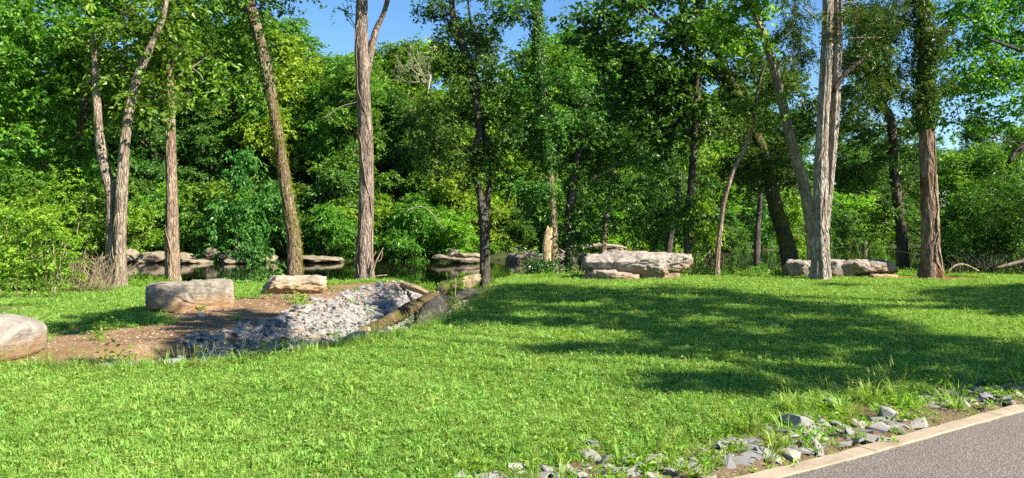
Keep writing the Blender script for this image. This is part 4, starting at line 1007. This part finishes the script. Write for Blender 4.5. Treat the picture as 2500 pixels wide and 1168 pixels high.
# hand-placed bright shrubs along the far bank
def spot(kind, px, py_top, D, label, var=None, w=None, cat=None):
    x = (px - CX) / F * D; zb = float(height(x, D)); zt = CH + (HY - py_top) / F * D
    H = {'shrub': (3.6, 3.0, 4.6, 4.0), 'bright': (14, 12), 'tall': (16, 15, 17), 'dark': (15, 13)}[kind][var or 0]
    W = {'shrub': (1.9, 2.2, 2.2, 2.0), 'bright': (3.6, 3.8), 'tall': (3.6, 4.2, 3.2), 'dark': (4., 4.4)}[kind][var or 0]
    sw = (w / F * D / 2 / W) if w else (zt - zb) / H
    return put(kind, x, D, sw, var or 0, label, None, (zt - zb) / H / sw, cat=cat)
spot('shrub', 590, 430, 45.6, 'bright feathery shrub hanging over the water between the straight and the mossy trunk', 1, 220)
spot('shrub', 470, 520, 45.9, 'bright shrub just right of the straight trunk above tan rocks', 0, 130)
spot('shrub', 350, 500, 45.8, 'green shrub over the tan blocks between the twin-stemmed and straight trees', 3, 120)
spot('shrub', 800, 500, 46.4, 'mid-green shrub between the mossy and the thick brown trunk, at the water', 0, 140)
spot('shrub', 1010, 500, 46.0, 'bright rounded shrub over the creek just right of the thick brown trunk', 0, 150)
spot('shrub', 1110, 520, 46.2, 'sunlit shrub above the stacked tan blocks', 3, 120)
spot('shrub', 1690, 350, 46, 'large pale sunlit bush glowing behind the slim curving trunk', 3, 190)
spot('shrub', 1600, 420, 47, 'sunlit bush across the water left of the slim curving trunk', 0, 120)
spot('shrub', 1960, 470, 52, 'pale yellow-green bush glimpsed between the leaning trunks', 3, 130)
spot('shrub', 2080, 480, 78, 'pale bush at the far bend of the creek', 3, 130)
spot('shrub', 2130, 560, 71, 'yellow-flowering bush around the pale stump in the water', 3, 50)

# thicket at the left edge, near bank
def shrub_px(label, D, clumps, mat, leaf=.07, dens=900, ratio=.5, group=None, name='shrub', cat='shrub', stalks=0, tmean=.5, stalk_mat='twig', per=9):
    """a bush described by clumps in pixels at depth D"""
    rng = rng_(); cxm = np.mean([c[0] for c in clumps]); x0 = (cxm - CX) / F * D
    b = np.array([x0, D, float(height(x0, D))]); root = thing(name, b, label, cat, group); ch = []; tw = []
    for c in clumps:
        px, py, rx, ry = c[:4]; d = D + (c[4] if len(c) > 4 else 0)
        ctr = P(px, py, d); r = np.array([rx, (rx + ry) / 2, ry]) / F * d
        n = int(dens * math.pi * r[0] * r[2] * (.07 / leaf) ** 1.5) + 20
        for q in range(4):
            ch.append(shift(spray(rng, ctr + rng.normal(size=3) * r * .5, r * rng.uniform(.4, .75), n // 4, leaf, .15, per, .35, tmean), b))
        g = np.array([b[0] + (ctr[0] - b[0]) * .6, d, b[2] - .05])
        tw.append(tube(np.array([g, (g + ctr) / 2 + rng.normal(size=3) * .08, ctr]) - b, [.018, .014, .006], 5, .25, .05, 1))
    v, f = joinp(tw); tag(link('stems', mesh('stems', v, f, M[stalk_mat], True), root), kind='stuff')
    tag(link('foliage', foliage_mesh('foliage', ch, M[mat], ratio), root), kind='stuff')
    return root
shrub_px('yellow-green thicket at the left edge in front of the tall leafy tree', 17.6, [(30, 560, 60, 50), (100, 540, 60, 50), (60, 620, 70, 50), (130, 610, 50, 50), (160, 560, 40, 45), (20, 660, 60, 40), (100, 670, 60, 35), (170, 640, 35, 40), (-40, 600, 50, 80), (40, 500, 60, 35, 1), (120, 480, 50, 35, 1.2)] + fill(-40, 200, 470, 690, 10, 34, 26, (-.5, .9)), 'leaf_yellow', .085, 1150)
shrub_px('green leafy bush behind the yellow-green thicket, left of the twin-stemmed tree', 19.6, [(200, 500, 50, 45), (230, 560, 35, 50), (160, 470, 60, 35), (60, 460, 80, 40), (235, 460, 35, 30), (100, 520, 60, 50, .6)] + fill(0, 260, 440, 560, 7, 55, 34, (0, 1)), 'leaf', .095, 1300)
shrub_px('low weedy bush at the grass edge below the thicket', 16.2, [(30, 690, 40, 28), (80, 700, 45, 24), (140, 690, 30, 28), (10, 720, 30, 20)], 'leaf', .06)
shrub_px('green bush between the twin-stemmed and straight trunks, near bank', 22, [(330, 690, 30, 14), (370, 685, 30, 14), (345, 672, 25, 10)], 'leaf_yellow', .06)
# dry stalks beside the thicket
def stalks(label, D, px0, px1, py_base, h_px, n, mat, lean=.4, name='dry_stalks', cat='dry weeds', r=.006):
    rng = rng_(); x0 = ((px0 + px1) / 2 - CX) / F * D; b = np.array([x0, D, float(height(x0, D))]); root = thing(name, b, label, cat); tw = []
    for k in range(n):
        px = rng.uniform(px0, px1); d = D + rng.uniform(-.5, .5); a = P(px, py_base, d); a[2] = float(height(a[0], d)) - .02
        H = h_px / F * D * rng.uniform(.4, 1.1); dv = np.array([rng.normal() * lean, rng.normal() * .2, 1]) * H
        tw.append(tube(np.array([a, a + dv * .5 + rng.normal(size=3) * .08 * H, a + dv + np.array([rng.normal() * .25 * H, 0, -.12 * H])]) - b, [r, r * .8, r * .35], 4, H / 3, 0, k))
    v, f = joinp(tw); tag(link('stalks', mesh('stalks', v, f, M[mat], True), root), kind='stuff')
stalks('tangle of dry tan stalks between the thicket and the twin-stemmed tree', 18.0, 165, 275, 705, 110, 150, 'twig', .45)
stalks('brown dead brush behind the thin young tree', 26.5, 1690, 1880, 650, 85, 170, 'twig', .7, 'dry_brush', 'brush')
stalks('dark twiggy brush at the right edge beyond the mulch bed', 24.5, 2330, 2520, 675, 70, 120, 'bark_dark', .8, 'dry_brush', 'brush', .009)
p, r = pxline([(2310, 668, 4), (2330, 650, 5), (2355, 646, 4), (2390, 662, 3)], 22.6); log('fallen_branch', 'bare arched branch right of the mulch bed', p, r, M['twig'], cat='branch', sides=7)
p, r = pxline([(2430, 655, 6), (2470, 645, 8), (2530, 628, 9)], 23.5); log('fallen_branch', 'grey fallen bough lying in the dark brush at the right edge', p, r, M['bark_brown'], cat='branch', sides=8)
# near-bank shrubs
shrub_px('shaded broad-leaved plant at the water between the cream slab and the block boulder', 20.6, [(640, 668, 40, 20), (600, 680, 40, 14), (675, 650, 18, 18), (560, 684, 40, 10)], 'leaf_dark', .12, 800, .55, cat='plant', name='leafy_plant')
shrub_px('green weeds at the right end of the long slab boulder', 23.4, [(1700, 640, 22, 30), (1725, 660, 30, 14), (1690, 665, 18, 10)], 'leaf', .07)
shrub_px('feathery weeds right of the thin young tree', 23.6, [(1785, 655, 28, 20), (1830, 660, 35, 14), (1880, 662, 35, 12)], 'leaf', .07)
shrub_px('dark evergreen-looking bush behind the mulch bed at right', 25.5, [(2340, 560, 50, 50), (2400, 600, 60, 50), (2350, 640, 50, 30), (2310, 610, 30, 50), (2430, 520, 50, 50), (2370, 480, 60, 45)] + fill(2290, 2450, 470, 650, 7, 50, 40), 'leaf_dark', .10, 1700, .4)
shrub_px('dark bush filling the right edge above the brush', 25.0, [(2480, 580, 50, 60), (2470, 500, 50, 50), (2520, 620, 40, 40), (2450, 640, 50, 25), (2500, 450, 50, 45)] + fill(2420, 2540, 430, 650, 6, 50, 40), 'leaf_dark', .10, 1700, .4)
shrub_px('mid-green bush above the dark right-hand bushes', 29, [(2350, 400, 60, 45), (2430, 390, 70, 40), (2490, 350, 50, 40), (2400, 450, 70, 40), (2310, 460, 40, 50)] + fill(2300, 2540, 330, 480, 8, 55, 38, (0, 4)), 'leaf', .12, 1500, .6)
shrub_px('sparse dark bush between the two right-hand trunks', 29, [(2130, 590, 50, 40), (2080, 560, 30, 50), (2160, 640, 40, 22), (2240, 600, 30, 60), (2230, 520, 30, 50)], 'leaf_dark', .10, 600, .35)
shrub_px('sprouting vine leaves over the shorter log section', 20.6, [(1100, 722, 22, 24), (1120, 705, 22, 20), (1080, 735, 18, 14), (1112, 678, 18, 12)], 'leaf', .09, 700, .8, cat='vine', name='leafy_vine')
shrub_px('pale bluish small bush left of the long slab boulder across the water', 40, [(1420, 618, 18, 14)], 'leaf_cool', .09, 1200)

# ------------------------------------------------------------------ shade trees outside the frame (right of and behind the camera); their crowns throw the lawn's shade
SHADE = [  # polygons of shade on the ground, in pixels
    [(1190, 706), (1330, 698), (1500, 712), (1640, 704), (1760, 712), (1900, 738), (2040, 752), (2150, 790), (2300, 822), (2560, 862), (2560, 965), (2300, 960), (2120, 915), (2080, 880), (1900, 884), (1700, 884), (1500, 868), (1310, 868),
     (1325, 850), (1480, 845), (1560, 836), (1500, 814), (1300, 802), (1060, 800), (1035, 787), (1120, 766), (1090, 742), (1180, 726)],
    [(1520, 958), (1580, 925), (1700, 912), (1850, 905), (2000, 905), (2130, 925), (2150, 955), (1950, 962), (1700, 965)],
    [(2230, 712), (2400, 702), (2560, 700), (2560, 790), (2420, 775), (2290, 745)],
    [(150, 792), (230, 772), (380, 764), (400, 790), (290, 800)],
    [(400, 782), (560, 764), (650, 764), (700, 782), (735, 800), (705, 850), (640, 872), (480, 880), (420, 850), (470, 815), (400, 800)],
    [(730, 802), (860, 788), (905, 800), (880, 830), (760, 850)],
    [(150, 890), (190, 868), (280, 872), (300, 892)], [(60, 806), (150, 798), (260, 806), (160, 822)],
    [(925, 700), (965, 692), (1030, 722), (1010, 742), (960, 735)], [(2130, 700), (2050, 706), (1980, 702), (2050, 697)],
]
LIGHT = [[(1330, 828), (1480, 820), (1560, 826), (1400, 836)], [(1700, 752), (1800, 748), (1880, 758), (1760, 763)], [(2250, 862), (2380, 868), (2440, 884), (2300, 878)], [(1880, 778), (1980, 774), (2030, 784), (1920, 790)], [(1180, 776), (1300, 768), (1420, 778), (1300, 786)], [(2050, 800), (2180, 806), (2120, 816)], [(1600, 790), (1720, 780), (1800, 790), (1700, 797)], [(1560, 726), (1680, 722), (1750, 730), (1640, 735)], [(1900, 850), (2020, 846), (2080, 856), (1960, 862)], [(1230, 752), (1400, 744), (1560, 750), (1420, 757)], [(1780, 806), (1900, 808), (1960, 822), (1850, 826)], [(1640, 868), (1760, 862), (1800, 874), (1700, 880)], [(1450, 770), (1560, 764), (1640, 772), (1520, 778)],
         [(560, 800), (610, 790), (640, 800), (600, 812)], [(2200, 800), (2320, 812), (2280, 826)], [(1200, 745), (1280, 738), (1300, 748)], [(470, 760), (500, 752), (540, 756), (500, 764)]]
def shade_trees():
    rng = np.random.default_rng(321)
    roots = [('broad shade tree outside the picture to the right of the path', (17.5, 1.0)), ('tall shade tree outside the picture beyond the path bend', (21.0, 9.0)), ('shade tree outside the picture behind the path', (13.5, -6.5))]
    info = []
    for lab, (x, y) in roots:
        z = float(height(x, y)); o = thing('tree', (x, y, z), lab, 'tree'); info.append((o, np.array([x, y, z]), [], []))
        v, f = tube([(0, 0, -.2), (.1, 0, 3), (-.2, .1, 6.5), (-.5, .1, 11)], [.36, .3, .24, .1], 16, .3, .05, 3, .4); link('trunk', mesh('trunk', v, f, M['bark_brown'], True), o)
    for poly in SHADE:
        pl = np.array(poly, float); lo, hi = pl.min(0), pl.max(0)
        gp = np.array([G(*p)[:2] for p in poly]); A = .5 * abs(np.dot(gp[:, 0], np.roll(gp[:, 1], 1)) - np.dot(gp[:, 1], np.roll(gp[:, 0], 1)))
        glo, ghi = gp.min(0), gp.max(0); n = int((ghi - glo).prod() * 42) + 20
        q = rng.uniform(glo, ghi, (n, 2)); pix = to_px(np.c_[q, np.zeros(n)])
        jx, jy = 14 * rng.normal(size=n), 3.5 * rng.normal(size=n)
        ok = inpoly(pix[:, 0] + jx, pix[:, 1] + jy, pl)
        for L in LIGHT: ok &= ~inpoly(pix[:, 0] + jx * .5, pix[:, 1] + jy * .5, np.array(L))
        q = q[ok]
        hh = 9.5 + 1.6 * wob(q[:, 0], q[:, 1], .5, 1) + rng.normal(size=len(q)) * .5
        s = hh / TOSUN[2]
        w = np.c_[q, np.zeros(len(q))] + TOSUN * s[:, None]
        d2 = np.stack([(w[:, 0] - i[1][0]) ** 2 + (w[:, 1] - i[1][1]) ** 2 for i in info]); who = d2.argmin(0)
        for k, i in enumerate(info):
            if (who == k).any(): i[2].append(w[who == k])
    for o, b, pts, _ in info:
        if not pts: continue
        w = np.concatenate(pts); n = len(w) * 9
        k = rng.integers(0, len(w), n); pos = w[k] + rng.normal(size=(n, 3)) * .10
        ch = (pos - b, unit(rng, n) * np.array([1, 1, .5]), nrm(TOSUN * .8 + rng.normal(size=(n, 3)) * .55), .14 * rng.uniform(.7, 1.3, n), rng.random(n))
        tag(link('crown', foliage_mesh('crown', [ch], M['leaf'], .8), o), kind='stuff')
        tw = []; sel = w[rng.permutation(len(w))[:26]]
        for e in sel:
            st = b + np.array([-.2, .1, rng.uniform(4.5, 9)]); m = (st + e) / 2 + np.array([0, 0, .5])
            tw.append(tube(np.array([st, m, e]) - b, [.09, .05, .012], 6, .7, .04, 1))
        v, f = joinp(tw); tag(link('limbs', mesh('limbs', v, f, M['bark_brown'], True), o), kind='stuff')
shade_trees()

# ------------------------------------------------------------------ grass, weeds
def tuft_mesh(name, rng, nb, h, w, spread, lean, mat, tm=.5, kink=.35, broad=False):
    vs, fs, ts = [], [], []; n0 = 0
    for k in range(nb):
        a = rng.uniform(0, 6.283); o = np.array([math.cos(a), math.sin(a), 0]) * spread * math.sqrt(rng.random())
        a2 = a + rng.normal() * .9; out = np.array([math.cos(a2), math.sin(a2), 0]); sd = np.array([-out[1], out[0], 0])
        H = h * rng.uniform(.55, 1.2); ln = lean * rng.uniform(.3, 1.4); W = w * rng.uniform(.7, 1.3)
        p0 = o; p1 = o + out * H * ln * .35 + np.array([0, 0, H * .62]); p2 = o + out * H * ln * (1.0) + np.array([0, 0, H * (1 - kink * ln)])
        vs += [p0 - sd * W * .35, p0 + sd * W * .35, p1 + sd * W * .5, p1 - sd * W * .5, p2]
        fs += [[n0, n0 + 1, n0 + 2], [n0, n0 + 2, n0 + 3], [n0 + 3, n0 + 2, n0 + 4]]; n0 += 5
        ts += [np.clip(rng.normal(tm, .22), 0, 1)] * 5
    me = mesh(name, np.array(vs), np.array(fs), mat, False, {'tint': ('FLOAT', 'POINT', np.array(ts))}); return me
def seed_tuft(name, rng, nb, h):
    """upright stems ending in splayed seed fingers"""
    parts = [];
    for k in range(nb):
        a = rng.uniform(0, 6.283); out = np.array([math.cos(a), math.sin(a), 0]); H = h * rng.uniform(.6, 1.15); o = out * rng.uniform(0, .04)
        top = o + out * H * rng.uniform(.1, .5) + np.array([0, 0, H])
        def blade(p, q, w):
            sd = nrm(np.cross(q - p, np.array([0, 0, 1.]))[None] + 1e-6)[0] * w
            parts.append((np.array([p - sd, p + sd, q]), np.array([[0, 1, 2]])))
        blade(o, top, .0022); blade(top, o, .0016)
        for j in range(rng.integers(2, 5)):
            d = nrm((rng.normal(size=3) * np.array([.8, .8, .2]) + np.array([0, 0, .7]))[None])[0]; blade(top, top + d * H * .28, .0022)
        for j in range(3):
            a2 = a + rng.normal() * 1.2; q = o + np.array([math.cos(a2), math.sin(a2), 0]) * H * .4 + np.array([0, 0, H * rng.uniform(.2, .6)]); blade(o, q, .004)
    v, f = join(parts)
    return mesh(name, v, f, M['seedgrass'], False, {'tint': ('FLOAT', 'POINT', np.repeat(np.clip(rng.normal(.5, .2, len(v) // 3), 0, 1), 3))})
def leafy_mesh(name, rng, n, r, h, leaf, mat, ratio=.6, tm=.5):
    pos = np.stack([rng.normal(size=n) * r, rng.normal(size=n) * r, np.abs(rng.normal(size=n)) * h * .5 + .15 * h], -1)
    return foliage_mesh(name, [(pos, unit(rng, n) * np.array([1, 1, .4]), nrm(np.array([0, 0, 1.]) + rng.normal(size=(n, 3)) * .5), leaf * rng.uniform(.6, 1.3, n), np.clip(rng.normal(tm, .2, n), 0, 1))], mat, ratio)
def source(names_meshes, cname):
    c = bpy.data.collections.new(cname)
    for nm, me in names_meshes: c.objects.link(bpy.data.objects.new(nm, me))
    return c
def scatter(name, pts, coll, nvar, seed, s0=.8, s1=1.25, tilt=.15, label=None, scl=None, idx=None):
    rng = np.random.default_rng(seed); n = len(pts)
    rot = np.stack([rng.normal(size=n) * tilt, rng.normal(size=n) * tilt, rng.uniform(0, 6.283, n)], -1)
    sc = rng.uniform(s0, s1, n) * (scl if scl is not None else 1)
    me = mesh(name, pts, np.zeros((0, 3), int) if False else [], None, False,
              {'rot': ('FLOAT_VECTOR', 'POINT', rot), 'scl': ('FLOAT', 'POINT', sc), 'idx': ('INT', 'POINT', rng.integers(0, nvar, n) if idx is None else idx)})
    o = link(name, me); ng = bpy.data.node_groups.new(name, 'GeometryNodeTree')
    ng.interface.new_socket('Geometry', in_out='INPUT', socket_type='NodeSocketGeometry'); ng.interface.new_socket('Geometry', in_out='OUTPUT', socket_type='NodeSocketGeometry')
    gi, go = ng.nodes.new('NodeGroupInput'), ng.nodes.new('NodeGroupOutput')
    ci = ng.nodes.new('GeometryNodeCollectionInfo'); ci.inputs['Collection'].default_value = coll
    ci.inputs['Separate Children'].default_value = True; ci.inputs['Reset Children'].default_value = True
    ip = ng.nodes.new('GeometryNodeInstanceOnPoints'); ip.inputs['Pick Instance'].default_value = True
    def na(nm, ty):
        a = ng.nodes.new('GeometryNodeInputNamedAttribute'); a.data_type = ty; a.inputs['Name'].default_value = nm; return a.outputs['Attribute']
    er = ng.nodes.new('FunctionNodeEulerToRotation')
    L = ng.links.new
    L(na('rot', 'FLOAT_VECTOR'), er.inputs[0]); L(er.outputs[0], ip.inputs['Rotation']); L(na('scl', 'FLOAT'), ip.inputs['Scale']); L(na('idx', 'INT'), ip.inputs['Instance Index'])
    L(gi.outputs[0], ip.inputs['Points']); L(ci.outputs[0], ip.inputs['Instance']); L(ip.outputs[0], go.inputs[0])
    md = o.modifiers.new('scatter', 'NODES'); md.node_group = ng
    return tag(o, label, None, None, 'stuff')
rg = np.random.default_rng(500)
turf = source([('turf_a%d' % k, tuft_mesh('turf', rg, 24, .050, .0062, .045, 1.0, M['grass'], (.22, .42, .55, .78)[k])) for k in range(4)] +
              [('turf_b%d' % k, tuft_mesh('turf', rg, 22, .085, .0065, .045, .8, M['grass'], .55)) for k in range(2)] +
              [('turf_c0', leafy_mesh('turf', rg, 34, .035, .05, .026, M['grass'], .7, .35)), ('turf_d0', tuft_mesh('turf', rg, 8, .06, .006, .05, 1.1, M['straw'], .5))], 'turf_sources')
def lawn_points(n, x0, x1, y0, y1, seed, dens_fn=None):
    rng = np.random.default_rng(seed); x = rng.uniform(x0, x1, n); y = rng.uniform(y0, y1, n)
    ok = (np.abs(x) < y * .74 + .8)
    lip = np.interp(x, LIP[:, 0], LIP[:, 1])
    d, hw, dp, sd = ditch(x, y)
    ok &= (y > kerb_y(x) + .02) & (y < lip + np.where((x > -9.5) & (x < -.8), .5, 1.3)) & ~is_dirt(x + rng.normal(size=n) * .16, y + rng.normal(size=n) * .2)
    ok &= ~(((x - MULCH_C[0]) / 1.45) ** 2 + ((y - MULCH_C[1]) / 1.0) ** 2 < 1)
    if dens_fn is not None: ok &= rng.random(n) < dens_fn(x, y)
    x, y = x[ok], y[ok]; return np.stack([x, y, height(x, y) - .004], -1)
def thin(x, y):
    d = y - kerb_y(x); k = np.clip((d - .05) / 1.0, 0, 1)
    patch = np.clip(.55 + .8 * wob(x, y, 2.0, 3), .05, 1)
    return np.where((d < 1.1) & (x > -.9), np.maximum(k ** 1.5, .06) * np.where(k < .8, patch, 1), 1)
pa = lawn_points(52000, -7, 8, 3.6, 9, 1, thin); pb = lawn_points(75000, -9, 12, 9, 15, 2, thin); pc = lawn_points(120000, -17, 18.5, 15, 26, 3)
allp = np.concatenate([pa, pb, pc]); n = len(allp)
scl = np.clip(.95 + (allp[:, 1] - 6) * .02, .9, 1.2) * (1 + .14 * wob(allp[:, 0], allp[:, 1], 1.7, 2))
idx = np.where(rg.random(n) < .80, rg.integers(0, 4, n), np.where(rg.random(n) < .6, rg.integers(4, 6, n), 6)); tone = 1.5 + 1.3 * wob(allp[:, 0], allp[:, 1], 1.1, 5) + .9 * wob(allp[:, 0], allp[:, 1], .37, 2) + rg.normal(size=n) * .6
idx = np.where(idx < 4, np.clip(np.round(tone), 0, 3).astype(int), idx)
dry = np.clip(.012 + .10 * (wob(allp[:, 0], allp[:, 1], 1.4, 8) - .55), .006, .1) + .12 * np.clip(1 - (allp[:, 1] - kerb_y(allp[:, 0])) / 1.6, 0, 1) * (allp[:, 0] > -1)
idx[rg.random(n) < dry] = 7
scatter('lawn_grass', allp, turf, 8, 11, .75, 1.3, .2, 'short bright green turf grass of the lawn', scl, idx)
# taller seeding grass: at the lawn's edge to the swale and in the stony verge
seeds = source([('seed%d' % k, seed_tuft('seed', rg, 5, .24)) for k in range(4)] + [('tall%d' % k, tuft_mesh('tall', rg, 16, .20, .008, .04, .75, M['grass'], .6)) for k in range(3)], 'seed_sources')
def near_edge(n, seed):
    rng = np.random.default_rng(seed); e = np.array([G(*p)[:2] for p in [(0, 900), (240, 912), (380, 906), (500, 898), (640, 882), (750, 866), (905, 840)]] + [(-1.14, 12.2), (-.9, 13.5), (-.70, 15.4), (-.5, 18.2)])
    e = polyline_resample(e, .05); q = e[rng.integers(0, len(e), n)] + rng.normal(size=(n, 2)) * .09; return np.c_[q, height(q[:, 0], q[:, 1])]
pe = near_edge(420, 4)
def sparse(n, seed, box, f):
    rng = np.random.default_rng(seed); x = rng.uniform(box[0], box[1], n); y = rng.uniform(box[2], box[3], n); ok = f(x, y) & (rng.random(n) < .9)
    x, y = x[ok], y[ok]; return np.stack([x, y, height(x, y)], -1)
pv = sparse(900, 5, (-.6, 8, 3.6, 9.5), lambda x, y: (y > kerb_y(x) + .05) & (y < kerb_y(x) + 1.35) & (np.sin(x * 5 + y * 3) + np.sin(x * 11 - y * 7) > .1))
pl_ = sparse(420, 6, (-4, 12, 6, 20), lambda x, y: (y > kerb_y(x) + .8) & ~is_dirt(x, y) & (wob(x, y, .8, 6) > .15) & (np.abs(x) < .72 * y))
scatter('tall_grass', np.concatenate([pe, pv, pl_]), seeds, 7, 12, .6, 1.2, .2, 'taller seeding grass along the swale edge and the stony verge')
# leafy weeds
weeds = source([('weed%d' % k, leafy_mesh('weed', rg, 60, .10, .20, .07, M['leaf'], .6, .6)) for k in range(2)] + [('weedb%d' % k, leafy_mesh('weed', rg, 60, .11, .24, .075, M['leaf_yellow'], .55, .4)) for k in range(2)] +
               [('weedc0', tuft_mesh('weed', rg, 20, .34, .014, .08, .7, M['grass'], .4))], 'weed_sources')
def bank_w(x, y):
    lip = np.interp(x, LIP[:, 0], LIP[:, 1]); return (y > lip - .9 + .5 * wob(x, y, .8)) & (y < lip + 3.0) & (np.abs(x) < .74 * y) & ~is_dirt(x, y) & (height(x, y) > WATER_Z) & ~((x / y > (440 - CX) / F) & (x / y < (1020 - CX) / F) & ((np.sin(x * 9) < .6) | (y > lip + .8)))
pw = sparse(4200, 7, (-17, 18, 18.5, 28), bank_w)
pd = sparse(230, 8, (-7, -1.5, 9, 21), lambda x, y: is_dirt(x, y) & (wob(x, y, 1.6, 1) > .35))
scatter('weeds', np.concatenate([pw, pd]), weeds, 5, 13, .4, .95, .2, 'leafy weeds and rank grass fringing the creek bank')
verge_w = source([('sprout%d' % k, leafy_mesh('sprout', rg, 34, .06, .06, .045, M['leaf_yellow'], .45, .45)) for k in range(3)], 'sprout_sources')
pq = sparse(1500, 9, (-.8, 8, 3.6, 9.5), lambda x, y: (y > kerb_y(x) - .035) & (y < kerb_y(x) + 1.1))
scatter('low_weeds', pq, verge_w, 3, 14, .5, 1.2, .2, 'low sprouting weeds between the kerbside stones')
# under-forest leaf carpet on the far bank so that the wood floor is not bare
fw = sparse(5200, 10, (-40, 45, 45, 80), lambda x, y: (np.abs(x) < .75 * y) & (y > np.interp(x, FAR[:, 0], FAR[:, 1]) + .6) & (y < np.interp(x, FAR[:, 0], FAR[:, 1]) + 16))
scatter('undergrowth', fw, weeds, 5, 15, 2.0, 4.5, .2, 'undergrowth on the floor of the wood across the creek')

# single tall tufts that stand out by the kerb
rt = np.random.default_rng(900)
def big_tuft(label, px, py, h, nb, seeded=True):
    g = G(px, py); b = (g[0], g[1], float(height(g[0], g[1]))); root = thing('grass_tuft', b, label, 'grass tuft')
    link('blades', tuft_mesh('blades', rt, nb, h, .010, .06, .8, M['grass'], .65), root)
    if seeded: link('seed_heads', seed_tuft('seed_heads', rt, 8, h * 1.25), root)
big_tuft('tallest seeding grass tuft above the kerb, left of the upper stones', 2125, 988, .27, 46)
big_tuft('seeding grass tuft just right of the tallest tuft', 2185, 975, .22, 32)
big_tuft('spreading grass tuft left of the squarish lone stone', 1935, 1012, .22, 42)
big_tuft('broad-bladed grass tuft right of the squarish lone stone', 2058, 1008, .17, 38, False)
big_tuft('grass tuft growing among the kerbside stones near the kerb joint', 1905, 1100, .15, 36, False)
big_tuft('pale splayed seed stalks at the upper right edge of the lawn', 2325, 935, .18, 10)
big_tuft('upright grass tuft left of the large pale split stone', 1830, 1060, .20, 34, False)

# grit caught along the kerb, litter on the earth
rng = np.random.default_rng(71); parts, tint = [], []
for _ in range(1500):
    k = rng.integers(40, len(kl) - 60); q = kl[k] + tg[k] * rng.uniform(-.07, .07) + nr[k] * (.152 + abs(rng.normal()) * .02 if rng.random() < .75 else rng.uniform(-.03, .13))
    if not (-1 < q[0] < 8): continue
    v, f = HULLS[rng.integers(16)]; sz_ = rng.uniform(.002, .006)
    parts.append((v * sz_ + np.array([q[0], q[1], .016 if False else .006]), f)); tint.append(np.full(len(v), rng.uniform(.0, .75)))
v, f = join(parts)
tag(link('grit', mesh('grit', v, f, pebble_mat(), False, {'tint': ('FLOAT', 'POINT', np.concatenate(tint))})), 'dark grit caught between kerb and asphalt', None, None, 'stuff')
M['litter'] = leaf_mat('dead_leaf', (.10, .055, .025), (.19, .11, .045), (.30, .21, .09), trans=.15, rough=.8, spec=.1)
n = 5200; x = rng.uniform(-9, 17, n); y = rng.uniform(8.3, 25, n)
lp = np.interp(x, LIP[:, 0], LIP[:, 1])
ok = ((is_dirt(x, y)) & (rng.random(n) < .5)) | ((y > lp - 1.6) & (y < lp + 1.5) & (np.abs(x) < .72 * y) & (rng.random(n) < .5)) | (((x - MULCH_C[0]) / 1.6) ** 2 + ((y - MULCH_C[1]) / 1.1) ** 2 < 1)
x, y = x[ok], y[ok]; n = len(x)
v, f, t = leaf_geo(np.stack([x, y, height(x, y) + rng.uniform(.012, .03, n)], -1), unit(rng, n) * np.array([1, 1, .15]), nrm(np.array([0, 0, 1.]) + rng.normal(size=(n, 3)) * .3), rng.uniform(.03, .075, n), .55, .1, rng.random(n))
tag(link('leaf_litter', mesh('leaf_litter', v, f, M['litter'], False, {'tint': ('FLOAT', 'POINT', t)})), 'dead brown leaves scattered on the bare earth and under the trees', None, None, 'stuff')
g = G(2292, 1046); v, f, t = leaf_geo(np.array([[g[0], g[1], .022]]), np.array([[.3, .9, .25]]), np.array([[.2, -.5, 1.]]), np.array([.045]), .6, .2, np.array([.3]))
tag(link('fallen_leaf', mesh('fallen_leaf', v, f, M['litter'], False, {'tint': ('FLOAT', 'POINT', t)})), 'single dry leaf lying on the concrete kerb', 'leaf')
